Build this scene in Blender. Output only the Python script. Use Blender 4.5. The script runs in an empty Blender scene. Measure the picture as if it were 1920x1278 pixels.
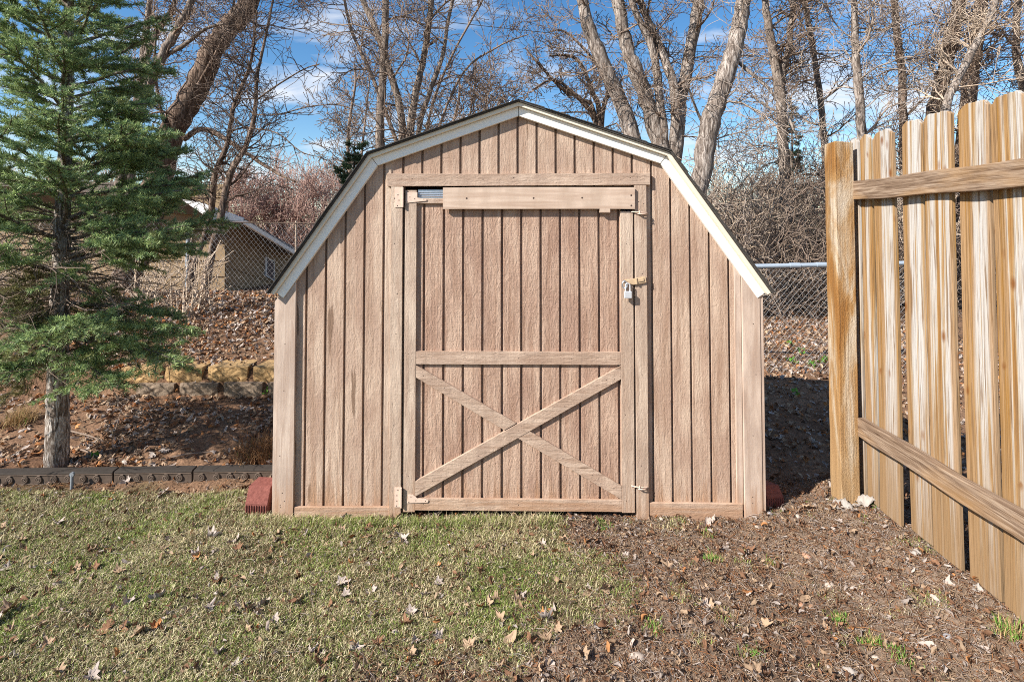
import bpy, math, random
import numpy as np
from mathutils import Vector, Matrix
random.seed(7); rng = np.random.default_rng(11)
S = bpy.context.scene
COL = S.collection
R = math.radians
# ------------------------------------------------------------------ camera model used for laying out
F = 1000.0; TH = R(1.8); H = 1.44; HZ = 423.0
CY = HZ - F*math.tan(TH)
def ray(px, py):
    a = (px-960)/F; b = (CY-py)/F
    return a, math.cos(TH)-b*math.sin(TH), math.sin(TH)+b*math.cos(TH)
def P(px, py, Y):
    dx, dy, dz = ray(px, py); t = Y/dy
    return Vector((dx*t, Y, H+dz*t))
# ------------------------------------------------------------------ numpy noise and ground height
def _h(ix, iy, s):
    n = (ix.astype(np.int64)*374761393 + iy.astype(np.int64)*668265263 + s*974711) & 0x7fffffff
    n = ((n ^ (n >> 13))*1274126177) & 0x7fffffff
    n = (n ^ (n >> 16)) & 0xffff
    return n/65535.0
def vn(x, y, s=0):
    ix = np.floor(x); iy = np.floor(y); fx = x-ix; fy = y-iy
    fx = fx*fx*(3-2*fx); fy = fy*fy*(3-2*fy)
    a = _h(ix, iy, s); b = _h(ix+1, iy, s); c = _h(ix, iy+1, s); d = _h(ix+1, iy+1, s)
    return (a*(1-fx)+b*fx)*(1-fy)+(c*(1-fx)+d*fx)*fy
def fbm(x, y, s=0, o=4):
    t = 0; a = .5; k = 1.0
    for i in range(o):
        t = t+a*vn(x*k+17.3*i, y*k-9.1*i, s+i); a *= .5; k *= 2.03
    return t
def sstep(a, b, x):
    t = np.clip((x-a)/(b-a), 0, 1); return t*t*(3-2*t)
def base_h(x, y):
    x = np.asarray(x, float); y = np.asarray(y, float)
    zl = np.interp(y, [-60, 2.95, 3.06, 3.5, 3.99, 4.05, 4.25, 4.8, 5.6, 6.3, 7.2, 9, 14, 60, 900], [0, 0, .03, .10, .18, .36, .385, .46, .56, .64, .56, .1, 0, -1.2, -4])
    zr = np.interp(y, [-60, 2.6, 5, 9.0, 12, 20, 60, 900], [0, 0, .0, .05, -.25, -1.6, -5, -8])
    l = 1-sstep(-1.1, .6, x)
    z = zl*l+zr*(1-l)
    z = z+.075*sstep(1.0, 1.9, x)*(1-sstep(2.5, 3.4, y))
    return z
def soil_mask(x, y):
    n = fbm(x*2.3, y*2.3, 5)-.47
    return sstep(-.16, .22, x-(.42-(2.7-y)*.50)+n*1.6)*(1-sstep(2.9, 3.4, y)*0)
def bed_mask(x, y):
    return np.clip(sstep(2.86, 3.02, y+(fbm(x*4, y*4, 9)-.47)*.25)*(x < 0)+(x > 0)*sstep(2.78, 2.98, y+(fbm(x*4, y*4, 9)-.47)*.2), 0, 1)
def gh(x, y):
    x = np.asarray(x, float); y = np.asarray(y, float)
    near = (1-sstep(7, 12, np.abs(y-2)))*(1-sstep(6, 12, np.abs(x)))
    s = soil_mask(x, y); b = bed_mask(x, y)
    z = base_h(x, y)
    z = z+near*((fbm(x*1.7, y*1.7, 1)-.47)*.03+(fbm(x*12, y*12, 2)-.47)*(.028+.022*s+.012*b)+(fbm(x*38, y*38, 3, 2)-.4)*(.012+.018*s))
    far = 1-near
    return z+far*(fbm(x*.12, y*.12, 8)-.47)*.5
def g1(x, y): return float(gh(np.array([x]), np.array([y]))[0])
def G(px, py, y0=1.2, y1=14):
    ys = np.arange(y0, y1, .02); dx, dy, dz = ray(px, py)
    below = np.nonzero(H+dz*ys/dy <= gh(dx*ys/dy, ys))[0]
    return P(px, py, float(ys[below[0]]) if len(below) else y1)
# ------------------------------------------------------------------ object helpers
def tag(o, label=None, cat=None, group=None, kind=None):
    if label: o['label'] = label
    if cat: o['category'] = cat
    if group: o['group'] = group
    if kind: o['kind'] = kind
    return o
def thing(name, loc, label, cat, group=None):
    o = bpy.data.objects.new(name, None); COL.objects.link(o); o.location = loc
    o.empty_display_size = .1
    return tag(o, label, cat, group)
def wloc(o):
    v = Vector(o.location); p = o.parent
    while p: v += Vector(p.location); p = p.parent
    return v
def link(name, me, mats, parent=None, origin=None):
    o = bpy.data.objects.new(name, me); COL.objects.link(o)
    for m in (mats if isinstance(mats, (list, tuple)) else [mats]): me.materials.append(m)
    if parent:
        o.parent = parent
        off = wloc(parent)
        if origin is not None: o.location = Vector(origin)-off; off = Vector(origin)
        me.transform(Matrix.Translation(-off))
    elif origin is not None:
        o.location = origin; me.transform(Matrix.Translation(-Vector(origin)))
    return o
def npmesh(name, V, T, cols=None, smooth=False):
    V = np.asarray(V, np.float32); T = np.asarray(T, np.int32)
    me = bpy.data.meshes.new(name)
    me.vertices.add(len(V)); me.vertices.foreach_set('co', V.ravel())
    k = T.shape[1]
    me.loops.add(T.size); me.loops.foreach_set('vertex_index', T.ravel())
    me.polygons.add(len(T))
    me.polygons.foreach_set('loop_start', np.arange(0, T.size, k, dtype=np.int32))
    me.polygons.foreach_set('loop_total', np.full(len(T), k, np.int32))
    if smooth: me.polygons.foreach_set('use_smooth', np.ones(len(T), bool))
    me.update(calc_edges=True)
    if cols is not None:
        a = me.color_attributes.new('Col', 'FLOAT_COLOR', 'POINT')
        c = np.ones((len(V), 4), np.float32); c[:, :3] = cols
        a.data.foreach_set('color', c.ravel())
    return me
class MB:
    def __init__(s): s.v = []; s.f = []; s.m = []; s.sm = []
    def add(s, vs, fs, mat=0, smooth=False):
        n = len(s.v); s.v += [tuple(v) for v in vs]
        for f in fs: s.f.append([i+n for i in f]); s.m.append(mat); s.sm.append(smooth)
        return s
    def box(s, x0, x1, y0, y1, z0, z1, mat=0):
        return s.add([(x, y, z) for x in (x0, x1) for y in (y0, y1) for z in (z0, z1)],
            [(0, 1, 3, 2), (4, 6, 7, 5), (0, 4, 5, 1), (2, 3, 7, 6), (0, 2, 6, 4), (1, 5, 7, 3)], mat)
    def prism(s, poly, y0, y1, mat=0):      # polygon in x,z extruded along y
        n = len(poly)
        a = sum(poly[i][0]*poly[(i+1) % n][1]-poly[(i+1) % n][0]*poly[i][1] for i in range(n))
        if a < 0: poly = poly[::-1]
        vs = [(p[0], y0, p[1]) for p in poly]+[(p[0], y1, p[1]) for p in poly]
        fs = [tuple(range(n)), tuple(range(2*n-1, n-1, -1))]
        fs += [(i, i+n, (i+1) % n+n, (i+1) % n) for i in range(n)]
        return s.add(vs, fs, mat)
    def prismx(s, poly, x0, x1, mat=0):     # polygon in y,z extruded along x
        n = len(poly)
        vs = [(x0, p[0], p[1]) for p in poly]+[(x1, p[0], p[1]) for p in poly]
        fs = [tuple(range(n)), tuple(range(2*n-1, n-1, -1))]+[(i, i+n, (i+1) % n+n, (i+1) % n) for i in range(n)]
        return s.add(vs, fs, mat)
    def tube(s, pts, rad, n=8, mat=0, smooth=True, cap=True):
        pts = [Vector(p) for p in pts]
        if not isinstance(rad, (list, tuple)): rad = [rad]*len(pts)
        vs = []; up = None
        for i, p in enumerate(pts):
            t = (pts[min(i+1, len(pts)-1)]-pts[max(i-1, 0)]).normalized()
            if up is None:
                up = Vector((0, 0, 1)) if abs(t.z) < .9 else Vector((1, 0, 0))
            a = t.cross(up).normalized(); b = a.cross(t).normalized(); up = b
            for k in range(n):
                an = 2*math.pi*k/n
                vs.append(p+(a*math.cos(an)+b*math.sin(an))*rad[i])
        fs = []
        for i in range(len(pts)-1):
            for k in range(n):
                fs.append((i*n+k, i*n+(k+1) % n, (i+1)*n+(k+1) % n, (i+1)*n+k))
        s.add(vs, fs, mat, smooth)
        if cap: s.add(vs[:n], [tuple(range(n-1, -1, -1))], mat); s.add(vs[-n:], [tuple(range(n))], mat)
        return s
    def disc(s, c, r, y1, n=8, mat=0):       # low nail head on a front face (facing -y)
        vs = [(c[0]+r*math.cos(2*math.pi*k/n), c[1], c[2]+r*math.sin(2*math.pi*k/n)) for k in range(n)]
        return s.add(vs+[(v[0], c[1]+y1, v[2]) for v in vs], [tuple(range(n))]+[(k, k+n, (k+1) % n+n, (k+1) % n) for k in range(n)], mat)
    def mesh(s, name):
        me = bpy.data.meshes.new(name); me.from_pydata(s.v, [], s.f); me.update()
        me.polygons.foreach_set('material_index', s.m); me.polygons.foreach_set('use_smooth', s.sm)
        return me
    def build(s, name, mats, parent=None, bevel=0, origin=None):
        o = link(name, s.mesh(name), mats, parent, origin)
        if bevel:
            b = o.modifiers.new('bevel', 'BEVEL'); b.width = bevel; b.segments = 2; b.limit_method = 'ANGLE'; b.angle_limit = R(40)
        return o
def copy_tree(o, parent=None):
    c = o.copy(); COL.objects.link(c); c.parent = parent
    for ch in list(o.children): copy_tree(ch, c)
    return c
# ------------------------------------------------------------------ materials
class Mat:
    def __init__(s, name, rough=.8, spec=.3):
        s.m = bpy.data.materials.new(name); s.m.use_nodes = True
        s.nt = s.m.node_tree; s.b = s.nt.nodes['Principled BSDF']
        s.b.inputs['Roughness'].default_value = rough
        s.b.inputs['Specular IOR Level'].default_value = spec
    def n(s, t, **kw):
        d = s.nt.nodes.new(t)
        for k, v in kw.items(): setattr(d, k, v)
        return d
    def l(s, a, b): s.nt.links.new(a, b)
    def coord(s, scale=(1, 1, 1), rot=(0, 0, 0), out='Object', jitter=False):
        t = s.n('ShaderNodeTexCoord'); mp = s.n('ShaderNodeMapping')
        mp.inputs['Scale'].default_value = scale; mp.inputs['Rotation'].default_value = rot
        src = t.outputs[out]
        if jitter:
            oi = s.n('ShaderNodeObjectInfo'); mu = s.n('ShaderNodeVectorMath', operation='MULTIPLY_ADD')
            cb = s.n('ShaderNodeCombineXYZ')
            for i in range(3): s.l(oi.outputs['Random'], cb.inputs[i])
            s.l(cb.outputs[0], mu.inputs[0]); mu.inputs[1].default_value = (13, 29, 41); s.l(src, mu.inputs[2]); src = mu.outputs[0]
        s.l(src, mp.inputs[0])
        return mp.outputs[0]
    def noise(s, vec, scale=1, detail=4, rough=.55, dist=0):
        d = s.n('ShaderNodeTexNoise'); d.inputs['Scale'].default_value = scale; d.inputs['Detail'].default_value = detail
        d.inputs['Roughness'].default_value = rough; d.inputs['Distortion'].default_value = dist
        if vec is not None: s.l(vec, d.inputs['Vector'])
        return d.outputs['Fac']
    def vor(s, vec, scale=1, feature='F1'):
        d = s.n('ShaderNodeTexVoronoi', feature=feature); d.inputs['Scale'].default_value = scale
        s.l(vec, d.inputs['Vector']); return d.outputs['Distance']
    def ramp(s, fac, stops):
        d = s.n('ShaderNodeValToRGB'); e = d.color_ramp.elements
        while len(e) < len(stops): e.new(.5)
        for i, (p, c) in enumerate(stops):
            e[i].position = p; e[i].color = (c if isinstance(c, (tuple, list)) else (c, c, c))[:3]+(1,) if isinstance(c, tuple) else (c, c, c, 1)
        s.l(fac, d.inputs[0]); return d.outputs[0]
    def mix(s, fac, a, b, mode='MIX'):
        d = s.n('ShaderNodeMix', data_type='RGBA', blend_type=mode)
        for k, v in ((0, fac), (6, a), (7, b)):
            if hasattr(v, 'links'): s.l(v, d.inputs[k])
            elif k: d.inputs[k].default_value = tuple(v)+(1,)
            else: d.inputs[k].default_value = v
        return d.outputs[2]
    def math(s, op, a, b=0.0):
        d = s.n('ShaderNodeMath', operation=op)
        for k, v in ((0, a), (1, b)):
            if hasattr(v, 'links'): s.l(v, d.inputs[k])
            else: d.inputs[k].default_value = v
        return d.outputs[0]
    def bump(s, h, strength=.5, dist=.01, prev=None):
        d = s.n('ShaderNodeBump'); d.inputs['Strength'].default_value = strength; d.inputs['Distance'].default_value = dist
        s.l(h, d.inputs['Height'])
        if prev is not None: s.l(prev, d.inputs['Normal'])
        s.l(d.outputs[0], s.b.inputs['Normal']); return d.outputs[0]
    def color(s, c):
        if hasattr(c, 'links'): s.l(c, s.b.inputs['Base Color'])
        else: s.b.inputs['Base Color'].default_value = tuple(c)+(1,)
        return s
    def attr(s, name='Col'):
        d = s.n('ShaderNodeAttribute', attribute_name=name); return d.outputs['Color']
def simple(name, c, rough=.7, var=.15, scale=20, metal=0, bump=0):
    m = Mat(name, rough, .3 if rough < .7 else .12); v = m.coord()
    n = m.noise(v, scale, 5, .6)
    m.color(m.mix(n, [k*(1-var) for k in c], [min(1, k*(1+var)) for k in c]))
    m.b.inputs['Metallic'].default_value = metal
    if bump: m.bump(n, bump, .005)
    return m.m
def paint_wood(name, base, dark, light, axis='Z', rot=0, stain=True, rough_sawn=1.0, wear=.5):
    m = Mat(name, .75, .25)
    sc = {'Z': (1, 1, .06), 'X': (.06, 1, 1)}[axis]
    fine = m.coord(tuple(k*95 for k in sc), (0, rot, 0), jitter=True)
    mid = m.coord(tuple(k*36 for k in sc), (0, rot, 0), jitter=True)
    big = m.coord((9, 9, 3.2), (0, 0, 0), jitter=True)
    saw = m.coord((7, 7, 190) if axis == 'Z' else (190, 7, 7), (0, rot+.06, 0), jitter=True)
    nf = m.noise(fine, 1, 3, .6); nm = m.noise(mid, 1, 5, .62, .6); nb = m.noise(big, 1, 5, .6)
    wavy = m.coord((38, 38, 13) if axis == 'Z' else (13, 38, 38), (0, rot, 0), jitter=True)
    nw = m.noise(wavy, 1, 6, .7, 2.2)
    ns = m.noise(saw, 1, 3, .6)
    c = m.mix(m.ramp(nb, [(.38, 0.), (.60, 1.)]), [k*.86 for k in dark], light)
    c = m.mix(m.ramp(nm, [(.33, .9), (.56, 0.)]), c, [base[0]*.66, base[1]*.58, base[2]*.54])
    c = m.mix(.12, c, base)
    ck = m.noise(m.coord(tuple(k*26 for k in ((1, 1, .10) if axis == 'Z' else (.10, 1, 1))), (0, rot, 0), jitter=True), 1, 2, .5, .3)
    c = m.mix(m.math('MULTIPLY', m.ramp(ck, [(.27, 1.), (.31, 0.)]), min(1, wear*1.5)), c, [base[0]*.42, base[1]*.36, base[2]*.32])
    # bare weathered grain where paint has gone
    c = m.mix(m.math('MULTIPLY', m.ramp(nf, [(.28, 1.), (.40, 0.)]), wear), c, [base[0]*.50, base[1]*.44, base[2]*.40])
    if stain:
        g = m.n('ShaderNodeNewGeometry'); sp = m.n('ShaderNodeSeparateXYZ'); m.l(g.outputs['Position'], sp.inputs[0])
        h = m.math('ADD', sp.outputs[2], m.math('MULTIPLY', m.math('SUBTRACT', nm, .5), .5))
        c = m.mix(m.ramp(h, [(.0, .6), (.17, 0.)]), c, (.36, .20, .11))
    m.color(c)
    hgt = m.math('ADD', m.math('ADD', m.math('MULTIPLY', nf, .26), m.math('MULTIPLY', nw, .7)), m.math('MULTIPLY', ns, .10))
    m.bump(hgt, min(1, .9*rough_sawn), .0075*max(1, rough_sawn))
    return m.m
B0 = (.465, .335, .245); B1 = (.415, .275, .20); B2 = (.505, .375, .28)
M = {}
M['siding'] = paint_wood('siding_paint', B0, B1, B2, 'Z', wear=.6)
M['door_siding'] = paint_wood('door_siding_paint', (.435, .292, .21), (.385, .24, .173), (.48, .335, .245), 'Z', rough_sawn=1.5, wear=.35)
M['trim_v'] = paint_wood('trim_paint_upright', (.47, .355, .268), (.41, .295, .22), (.52, .405, .31), 'Z', rough_sawn=.8, wear=.45)
M['trim_h'] = paint_wood('trim_paint_level', (.47, .345, .257), (.415, .295, .22), (.52, .39, .295), 'X', rough_sawn=.9, wear=.45)
M['corner'] = paint_wood('corner_paint', (.50, .39, .31), (.45, .34, .27), (.55, .435, .35), 'Z', rough_sawn=.25, wear=.2)
M['brace_a'] = paint_wood('brace_paint_rising', (.47, .345, .257), (.415, .295, .22), (.51, .38, .285), 'X', rot=R(-31), stain=False, wear=.6)
M['brace_b'] = paint_wood('brace_paint_falling', (.47, .345, .257), (.415, .295, .22), (.51, .38, .285), 'X', rot=R(31), stain=False, wear=.6)
M['cover'] = paint_wood('cover_board_paint', (.55, .42, .32), (.52, .39, .295), (.58, .445, .345), 'X', stain=False, rough_sawn=.08, wear=.03)
M['nail'] = simple('nail_rust', (.07, .045, .035), .6)
M['hinge'] = simple('painted_hinge', (.62, .46, .36), .5, .2, 60, bump=.2)
M['brass'] = simple('worn_brass_hasp', (.50, .36, .225), .45, .25, 50)
M['white'] = simple('white_fascia', (.86, .83, .76), .5, .06, 8, bump=.05)
M['drip'] = simple('drip_edge', (.74, .66, .53), .5, .15, 9)
M['dark'] = simple('interior_shade', (.03, .022, .018), .9)  # near black, the shade inside the shed put into the colour
M['steel'] = simple('bare_steel', (.55, .58, .62), .35, .15, 40, metal=.85)
M['lock'] = simple('padlock_steel', (.62, .63, .65), .3, .06, 60, metal=.35)
M['galv'] = simple('galvanised_wire', (.34, .33, .32), .45, .15, 30, metal=.25)
M['galv_rail'] = simple('galvanised_pipe', (.36, .41, .46), .4, .12, 20, metal=.2)
M['plastic_black'] = simple('black_fabric_scrap', (.025, .026, .03), .45, .3, 40)
def mk_shingle():
    m = Mat('shingles', .95, .1); v = m.coord()
    n = m.noise(v, 260, 3, .7); m.color(m.ramp(n, [(.3, (.02, .018, .016)), (.7, (.11, .10, .09))])); m.bump(n, .6, .003); return m.m
M['shingle'] = mk_shingle()
def mk_cedar(name, axis='Z', grey=.35):
    m = Mat(name, .75, .2)
    st = m.coord((48, 48, .40) if axis == 'Z' else (48, .40, 48), jitter=True)
    st2 = m.coord((110, 110, 3.0) if axis == 'Z' else (110, 3, 110), jitter=True)
    bl = m.coord((12, 12, 1.1) if axis == 'Z' else (12, 1.1, 12), jitter=True)
    n1 = m.noise(st, 1, 4, .6, .8); n2 = m.noise(st2, 1, 4, .6, .5); nb = m.noise(bl, 1, 4, .6, .4)
    mixf = m.math('ADD', m.math('MULTIPLY', n1, .65), m.math('MULTIPLY', nb, .35))
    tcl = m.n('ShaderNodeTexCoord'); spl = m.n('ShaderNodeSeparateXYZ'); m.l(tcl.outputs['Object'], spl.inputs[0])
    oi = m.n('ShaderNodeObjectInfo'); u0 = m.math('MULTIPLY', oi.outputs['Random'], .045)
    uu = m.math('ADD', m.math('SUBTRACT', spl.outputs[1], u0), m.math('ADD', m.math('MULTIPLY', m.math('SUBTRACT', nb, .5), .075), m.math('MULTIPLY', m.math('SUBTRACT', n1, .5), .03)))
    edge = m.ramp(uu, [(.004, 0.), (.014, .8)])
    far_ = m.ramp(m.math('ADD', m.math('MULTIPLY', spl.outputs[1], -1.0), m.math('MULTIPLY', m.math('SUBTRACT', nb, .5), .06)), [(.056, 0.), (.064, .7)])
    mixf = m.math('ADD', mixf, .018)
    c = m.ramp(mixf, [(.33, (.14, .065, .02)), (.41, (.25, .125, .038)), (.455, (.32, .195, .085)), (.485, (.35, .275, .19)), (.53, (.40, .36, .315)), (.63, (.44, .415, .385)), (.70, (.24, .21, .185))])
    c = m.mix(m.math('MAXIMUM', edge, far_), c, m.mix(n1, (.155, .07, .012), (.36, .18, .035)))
    c = m.mix(m.ramp(n2, [(.36, .85), (.48, 0.)]), c, (.16, .09, .04))
    # lengthwise rings bent round knots
    kv = m.coord((17, 17, 8.0) if axis == 'Z' else (17, 8, 17), jitter=True)
    gate = m.noise(m.coord((5, 5, 2.6), jitter=True), 1, 2, .5)
    k = m.math('ADD', m.vor(kv, 1.0), m.ramp(gate, [(.50, .5), (.56, 0.)]))
    c = m.mix(m.ramp(k, [(.0, 1.), (.10, .85), (.17, .45), (.27, 0.)]), c, (.17, .062, .014))
    # grey dirt of the lower ends
    g = m.n('ShaderNodeNewGeometry'); sp = m.n('ShaderNodeSeparateXYZ'); m.l(g.outputs['Position'], sp.inputs[0])
    hh = m.math('ADD', sp.outputs[2], m.math('MULTIPLY', m.math('SUBTRACT', nb, .5), 1.0))
    c = m.mix(m.ramp(hh, [(.15, .85), (.85, 0.)]), c, (.23, .145, .075))
    m.color(c)
    m.bump(m.math('ADD', n2, m.math('MULTIPLY', n1, .5)), .9, .005)
    return m.m
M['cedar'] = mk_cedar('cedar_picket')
def mk_rail():
    m = Mat('weathered_rail', .85, .15)
    st = m.coord((120, 2.6, 120), jitter=True); bl = m.coord((8, 2, 8), jitter=True)
    n = m.noise(st, 1, 5, .62, .7); nb = m.noise(bl, 1, 4, .6)
    c = m.ramp(n, [(.34, (.085, .05, .03)), (.5, (.20, .135, .09)), (.66, (.33, .245, .175))])
    c = m.mix(m.ramp(nb, [(.48, 0.), (.66, .55)]), c, (.33, .19, .08))
    m.color(c); m.bump(n, .6, .005); return m.m
M['rail'] = mk_rail()
def mk_post():
    m = Mat('treated_post', .85, .15)
    st = m.coord((70, 70, 2.2)); bl = m.coord((7, 7, 1.5))
    n = m.noise(st, 1, 5, .62, .5); nb = m.noise(bl, 1, 5, .6, .6); f = m.noise(m.coord((300, 300, 120)), 1, 2, .6)
    c = m.ramp(nb, [(.38, (.25, .115, .032)), (.47, (.34, .195, .08)), (.54, (.45, .355, .25)), (.62, (.50, .43, .345))])
    c = m.mix(m.ramp(n, [(.34, .7), (.5, 0.)]), c, (.17, .10, .05))
    g = m.n('ShaderNodeNewGeometry'); sp = m.n('ShaderNodeSeparateXYZ'); m.l(g.outputs['Position'], sp.inputs[0])
    c = m.mix(m.ramp(m.math('ADD', sp.outputs[2], m.math('MULTIPLY', m.math('SUBTRACT', nb, .5), .8)), [(.1, .7), (.6, 0.)]), c, (.35, .23, .12))
    m.color(c); m.bump(m.math('ADD', n, m.math('MULTIPLY', f, .6)), 1.0, .006); return m.m
M['post'] = mk_post()
def mk_bark(name, a, b, c3, sc=1.0, plates=1.0):
    m = Mat(name, .9, .15)
    v = m.coord((26*sc, 26*sc, 5*sc)); n = m.noise(v, 1, 6, .68, 1.0)
    big = m.noise(m.coord((2.5*sc, 2.5*sc, 1.0*sc)), 1, 4, .6)
    c = m.ramp(n, [(.34, a), (.47, b), (.60, c3)])
    c = m.mix(m.ramp(big, [(.4, 0.), (.65, .55)]), c, [k*.6 for k in b])
    m.color(c); m.bump(n, .9*plates, .03/sc); return m.m
M['bark_grey'] = mk_bark('bark_grey', (.035, .026, .020), (.21, .165, .135), (.52, .45, .39), 1.0, 1.4)
M['bark_dark'] = mk_bark('bark_dark_brown', (.025, .016, .011), (.11, .072, .05), (.32, .235, .18), 1.0)
M['bark_mid'] = mk_bark('bark_brown', (.04, .03, .024), (.17, .13, .102), (.38, .315, .26), 1.4)
M['bark_spruce'] = mk_bark('bark_spruce', (.035, .024, .018), (.20, .15, .115), (.66, .59, .52), 2.6, 1.5)
M['bark_orange'] = mk_bark('bark_peeling_orange', (.09, .045, .025), (.34, .22, .14), (.52, .44, .37), 1.0)
M['twig_grey'] = simple('twig_grey', (.36, .29, .235), .85, .4, 3)
M['twig_brown'] = simple('twig_brown', (.23, .17, .13), .85, .4, 3)
M['twig_dark'] = simple('twig_dark', (.11, .078, .06), .85, .4, 3)
M['twig_red'] = simple('twig_red_brown', (.40, .26, .21), .85, .3, 3)
M['twig_tan'] = simple('twig_tan', (.46, .36, .27), .85, .35, 4)
def mk_attr(name, rough=.8, fine=0, spec=.2, transl=0):
    m = Mat(name, rough, spec); c = m.attr()
    if fine:
        n = m.noise(m.coord(), fine, 4, .65)
        c = m.mix(1.0, c, m.ramp(n, [(.3, .45), (.7, 1.5)]), 'MULTIPLY')
        m.bump(n, .8, .012)
    m.color(c)
    if transl:
        tr = m.n('ShaderNodeBsdfTranslucent'); m.l(c, tr.inputs[0]); mx = m.n('ShaderNodeMixShader'); mx.inputs[0].default_value = transl
        out = m.nt.nodes['Material Output']; m.l(m.b.outputs[0], mx.inputs[1]); m.l(tr.outputs[0], mx.inputs[2]); m.l(mx.outputs[0], out.inputs[0])
    return m.m
M['ground'] = mk_attr('ground_soil', .95, 55, .1)
M['blades'] = mk_attr('grass_blades', .7, 0, .2, .25)
M['litter'] = mk_attr('leaf_litter_mix', .8, 0, .15, .12)
M['needles'] = mk_attr('spruce_needles', .5, 0, .3, .25)
# ------------------------------------------------------------------ ground sheet
def axis_pts(lo, hi, step, far_lo, far_hi, grow=1.12):
    a = list(np.arange(lo, hi, step)); s = step; x = hi
    while x < far_hi: a.append(x); s *= grow; x += s
    a.append(far_hi); s = step; x = lo-step; b = []
    while x > far_lo: b.append(x); s *= grow; x -= s
    b.append(far_lo)
    return np.array(b[::-1]+a)
gx = axis_pts(-2.5, 2.3, .016, -500, 500); gy = np.concatenate([axis_pts(1.35, 3.3, .014, -60, 3.3)[:-1], np.arange(3.3, 7.2, .035), axis_pts(7.2, 9.5, .08, 7.2, 800)[1:]])
gy = np.unique(np.round(gy, 4))
XX, YY = np.meshgrid(gx, gy); ZZ = gh(XX, YY)
nx, ny = len(gx), len(gy)
idx = np.arange(nx*ny).reshape(ny, nx)
Q = np.stack([idx[:-1, :-1], idx[:-1, 1:], idx[1:, 1:], idx[1:, :-1]], -1).reshape(-1, 4)
sm = soil_mask(XX, YY)[..., None]; bm = bed_mask(XX, YY)[..., None]; fr = sstep(4.2, 6, YY)[..., None]
n1 = fbm(XX*6, YY*6, 21)[..., None]; n2 = fbm(XX*2, YY*2, 22)[..., None]
lawn = np.array([.095, .07, .038])*(1-n1)+np.array([.065, .065, .026])*n1  # lawn base darkened in colour for the shade under the thatch
soil = np.array([.045, .028, .018])*(1.1-n2)+np.array([.20, .145, .105])*n2*1.1
bed = np.array([.10, .052, .030])*(1-n2)+np.array([.27, .165, .10])*n2
gc = lawn*(1-sm)+soil*sm; gc = gc*(1-bm)+bed*bm
ground = link('ground', npmesh('ground', np.stack([XX, YY, ZZ], -1).reshape(-1, 3), Q, gc.reshape(-1, 3), True), M['ground'])
tag(ground, kind='structure')
# ------------------------------------------------------------------ shed
YS = 2.70; LEN = .9
def X_(px, py=650): return P(px, py, YS).x
def Z_(py): return P(960, py, YS).z
shed_o = Vector((X_(972), YS, 0))
shed = thing('garden_shed', shed_o, 'tan painted gambrel roofed wooden shed with a braced plank door', 'shed')
def pt(px, py): p = P(px, py, YS); return (p.x, p.z)
EL, BL, PK, BR, ER = pt(517, 545), pt(696, 293), pt(972, 196), pt(1250, 289), pt(1435, 545)
WL, WR = X_(516, 750), X_(1430, 750)
prof = [EL, BL, PK, BR, ER]
def roof_z(x):
    return float(np.interp(x, [p[0] for p in prof], [p[1] for p in prof]))
inset = .012
def strip_poly(xa, xb, z0):
    xs = [xa]+[p[0] for p in prof if xa < p[0] < xb]+[xb]
    return [(xa, z0)]+[(xb, z0)]+[(x, roof_z(x)-inset) for x in xs[::-1]]
GP = 36.1
gro = [970.7+GP*k for k in range(-13, 14)]
gxs = [X_(g, 650) for g in gro]
gw = .0058
DL, DR = X_(757, 650), X_(1189, 650); DT = Z_(349)
mb = MB()
edges = [WL+.004]+[x for x in gxs if WL+.05 < x < WR-.05]+[WR-.004]
for a, b in zip(edges[:-1], edges[1:]):
    xa = a+gw if a != edges[0] else a; xb = b-gw if b != edges[-1] else b
    segs = [(xa, xb, .0)]
    if xb > DL and xa < DR:
        segs = []
        if xa < DL: segs.append((xa, DL, 0.)); segs.append((DL, xb, DT))
        elif xb > DR: segs.append((xa, DR, DT)); segs.append((DR, xb, 0.))
        else: segs.append((xa, xb, DT))
    for sa, sb, z0 in segs:
        mb.prism(strip_poly(sa, sb, z0), YS, YS+.030)
mb.prism(strip_poly(WL+.002, DL, 0), YS+.020, YS+.034); mb.prism(strip_poly(DR, WR-.002, 0), YS+.020, YS+.034)
mb.prism(strip_poly(DL, DR, DT), YS+.020, YS+.034)
wall = mb.build('wall', M['siding'], shed, .0016)
mb = MB()
mb.box(WL, WL+.02, YS+.035, YS+LEN, 0, EL[1]-.03); mb.box(WR-.02, WR, YS+.035, YS+LEN, 0, ER[1]-.03)
mb.prism([(WL+.02, 0), (WR-.02, 0), (WR-.02, ER[1]-.03), (BR[0]-.02, BR[1]-.04), (PK[0], PK[1]-.04), (BL[0]+.02, BL[1]-.04), (WL+.02, EL[1]-.03)], YS+LEN-.02, YS+LEN-.001)
mb.build('side_walls', M['siding'], shed, .0016)
MB().box(WL+.022, WR-.022, YS+.13, YS+.14, .02, 1.1).build('dark_backing', M['dark'], shed)  # added near-black slab standing in for the dark inside behind the door
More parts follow.
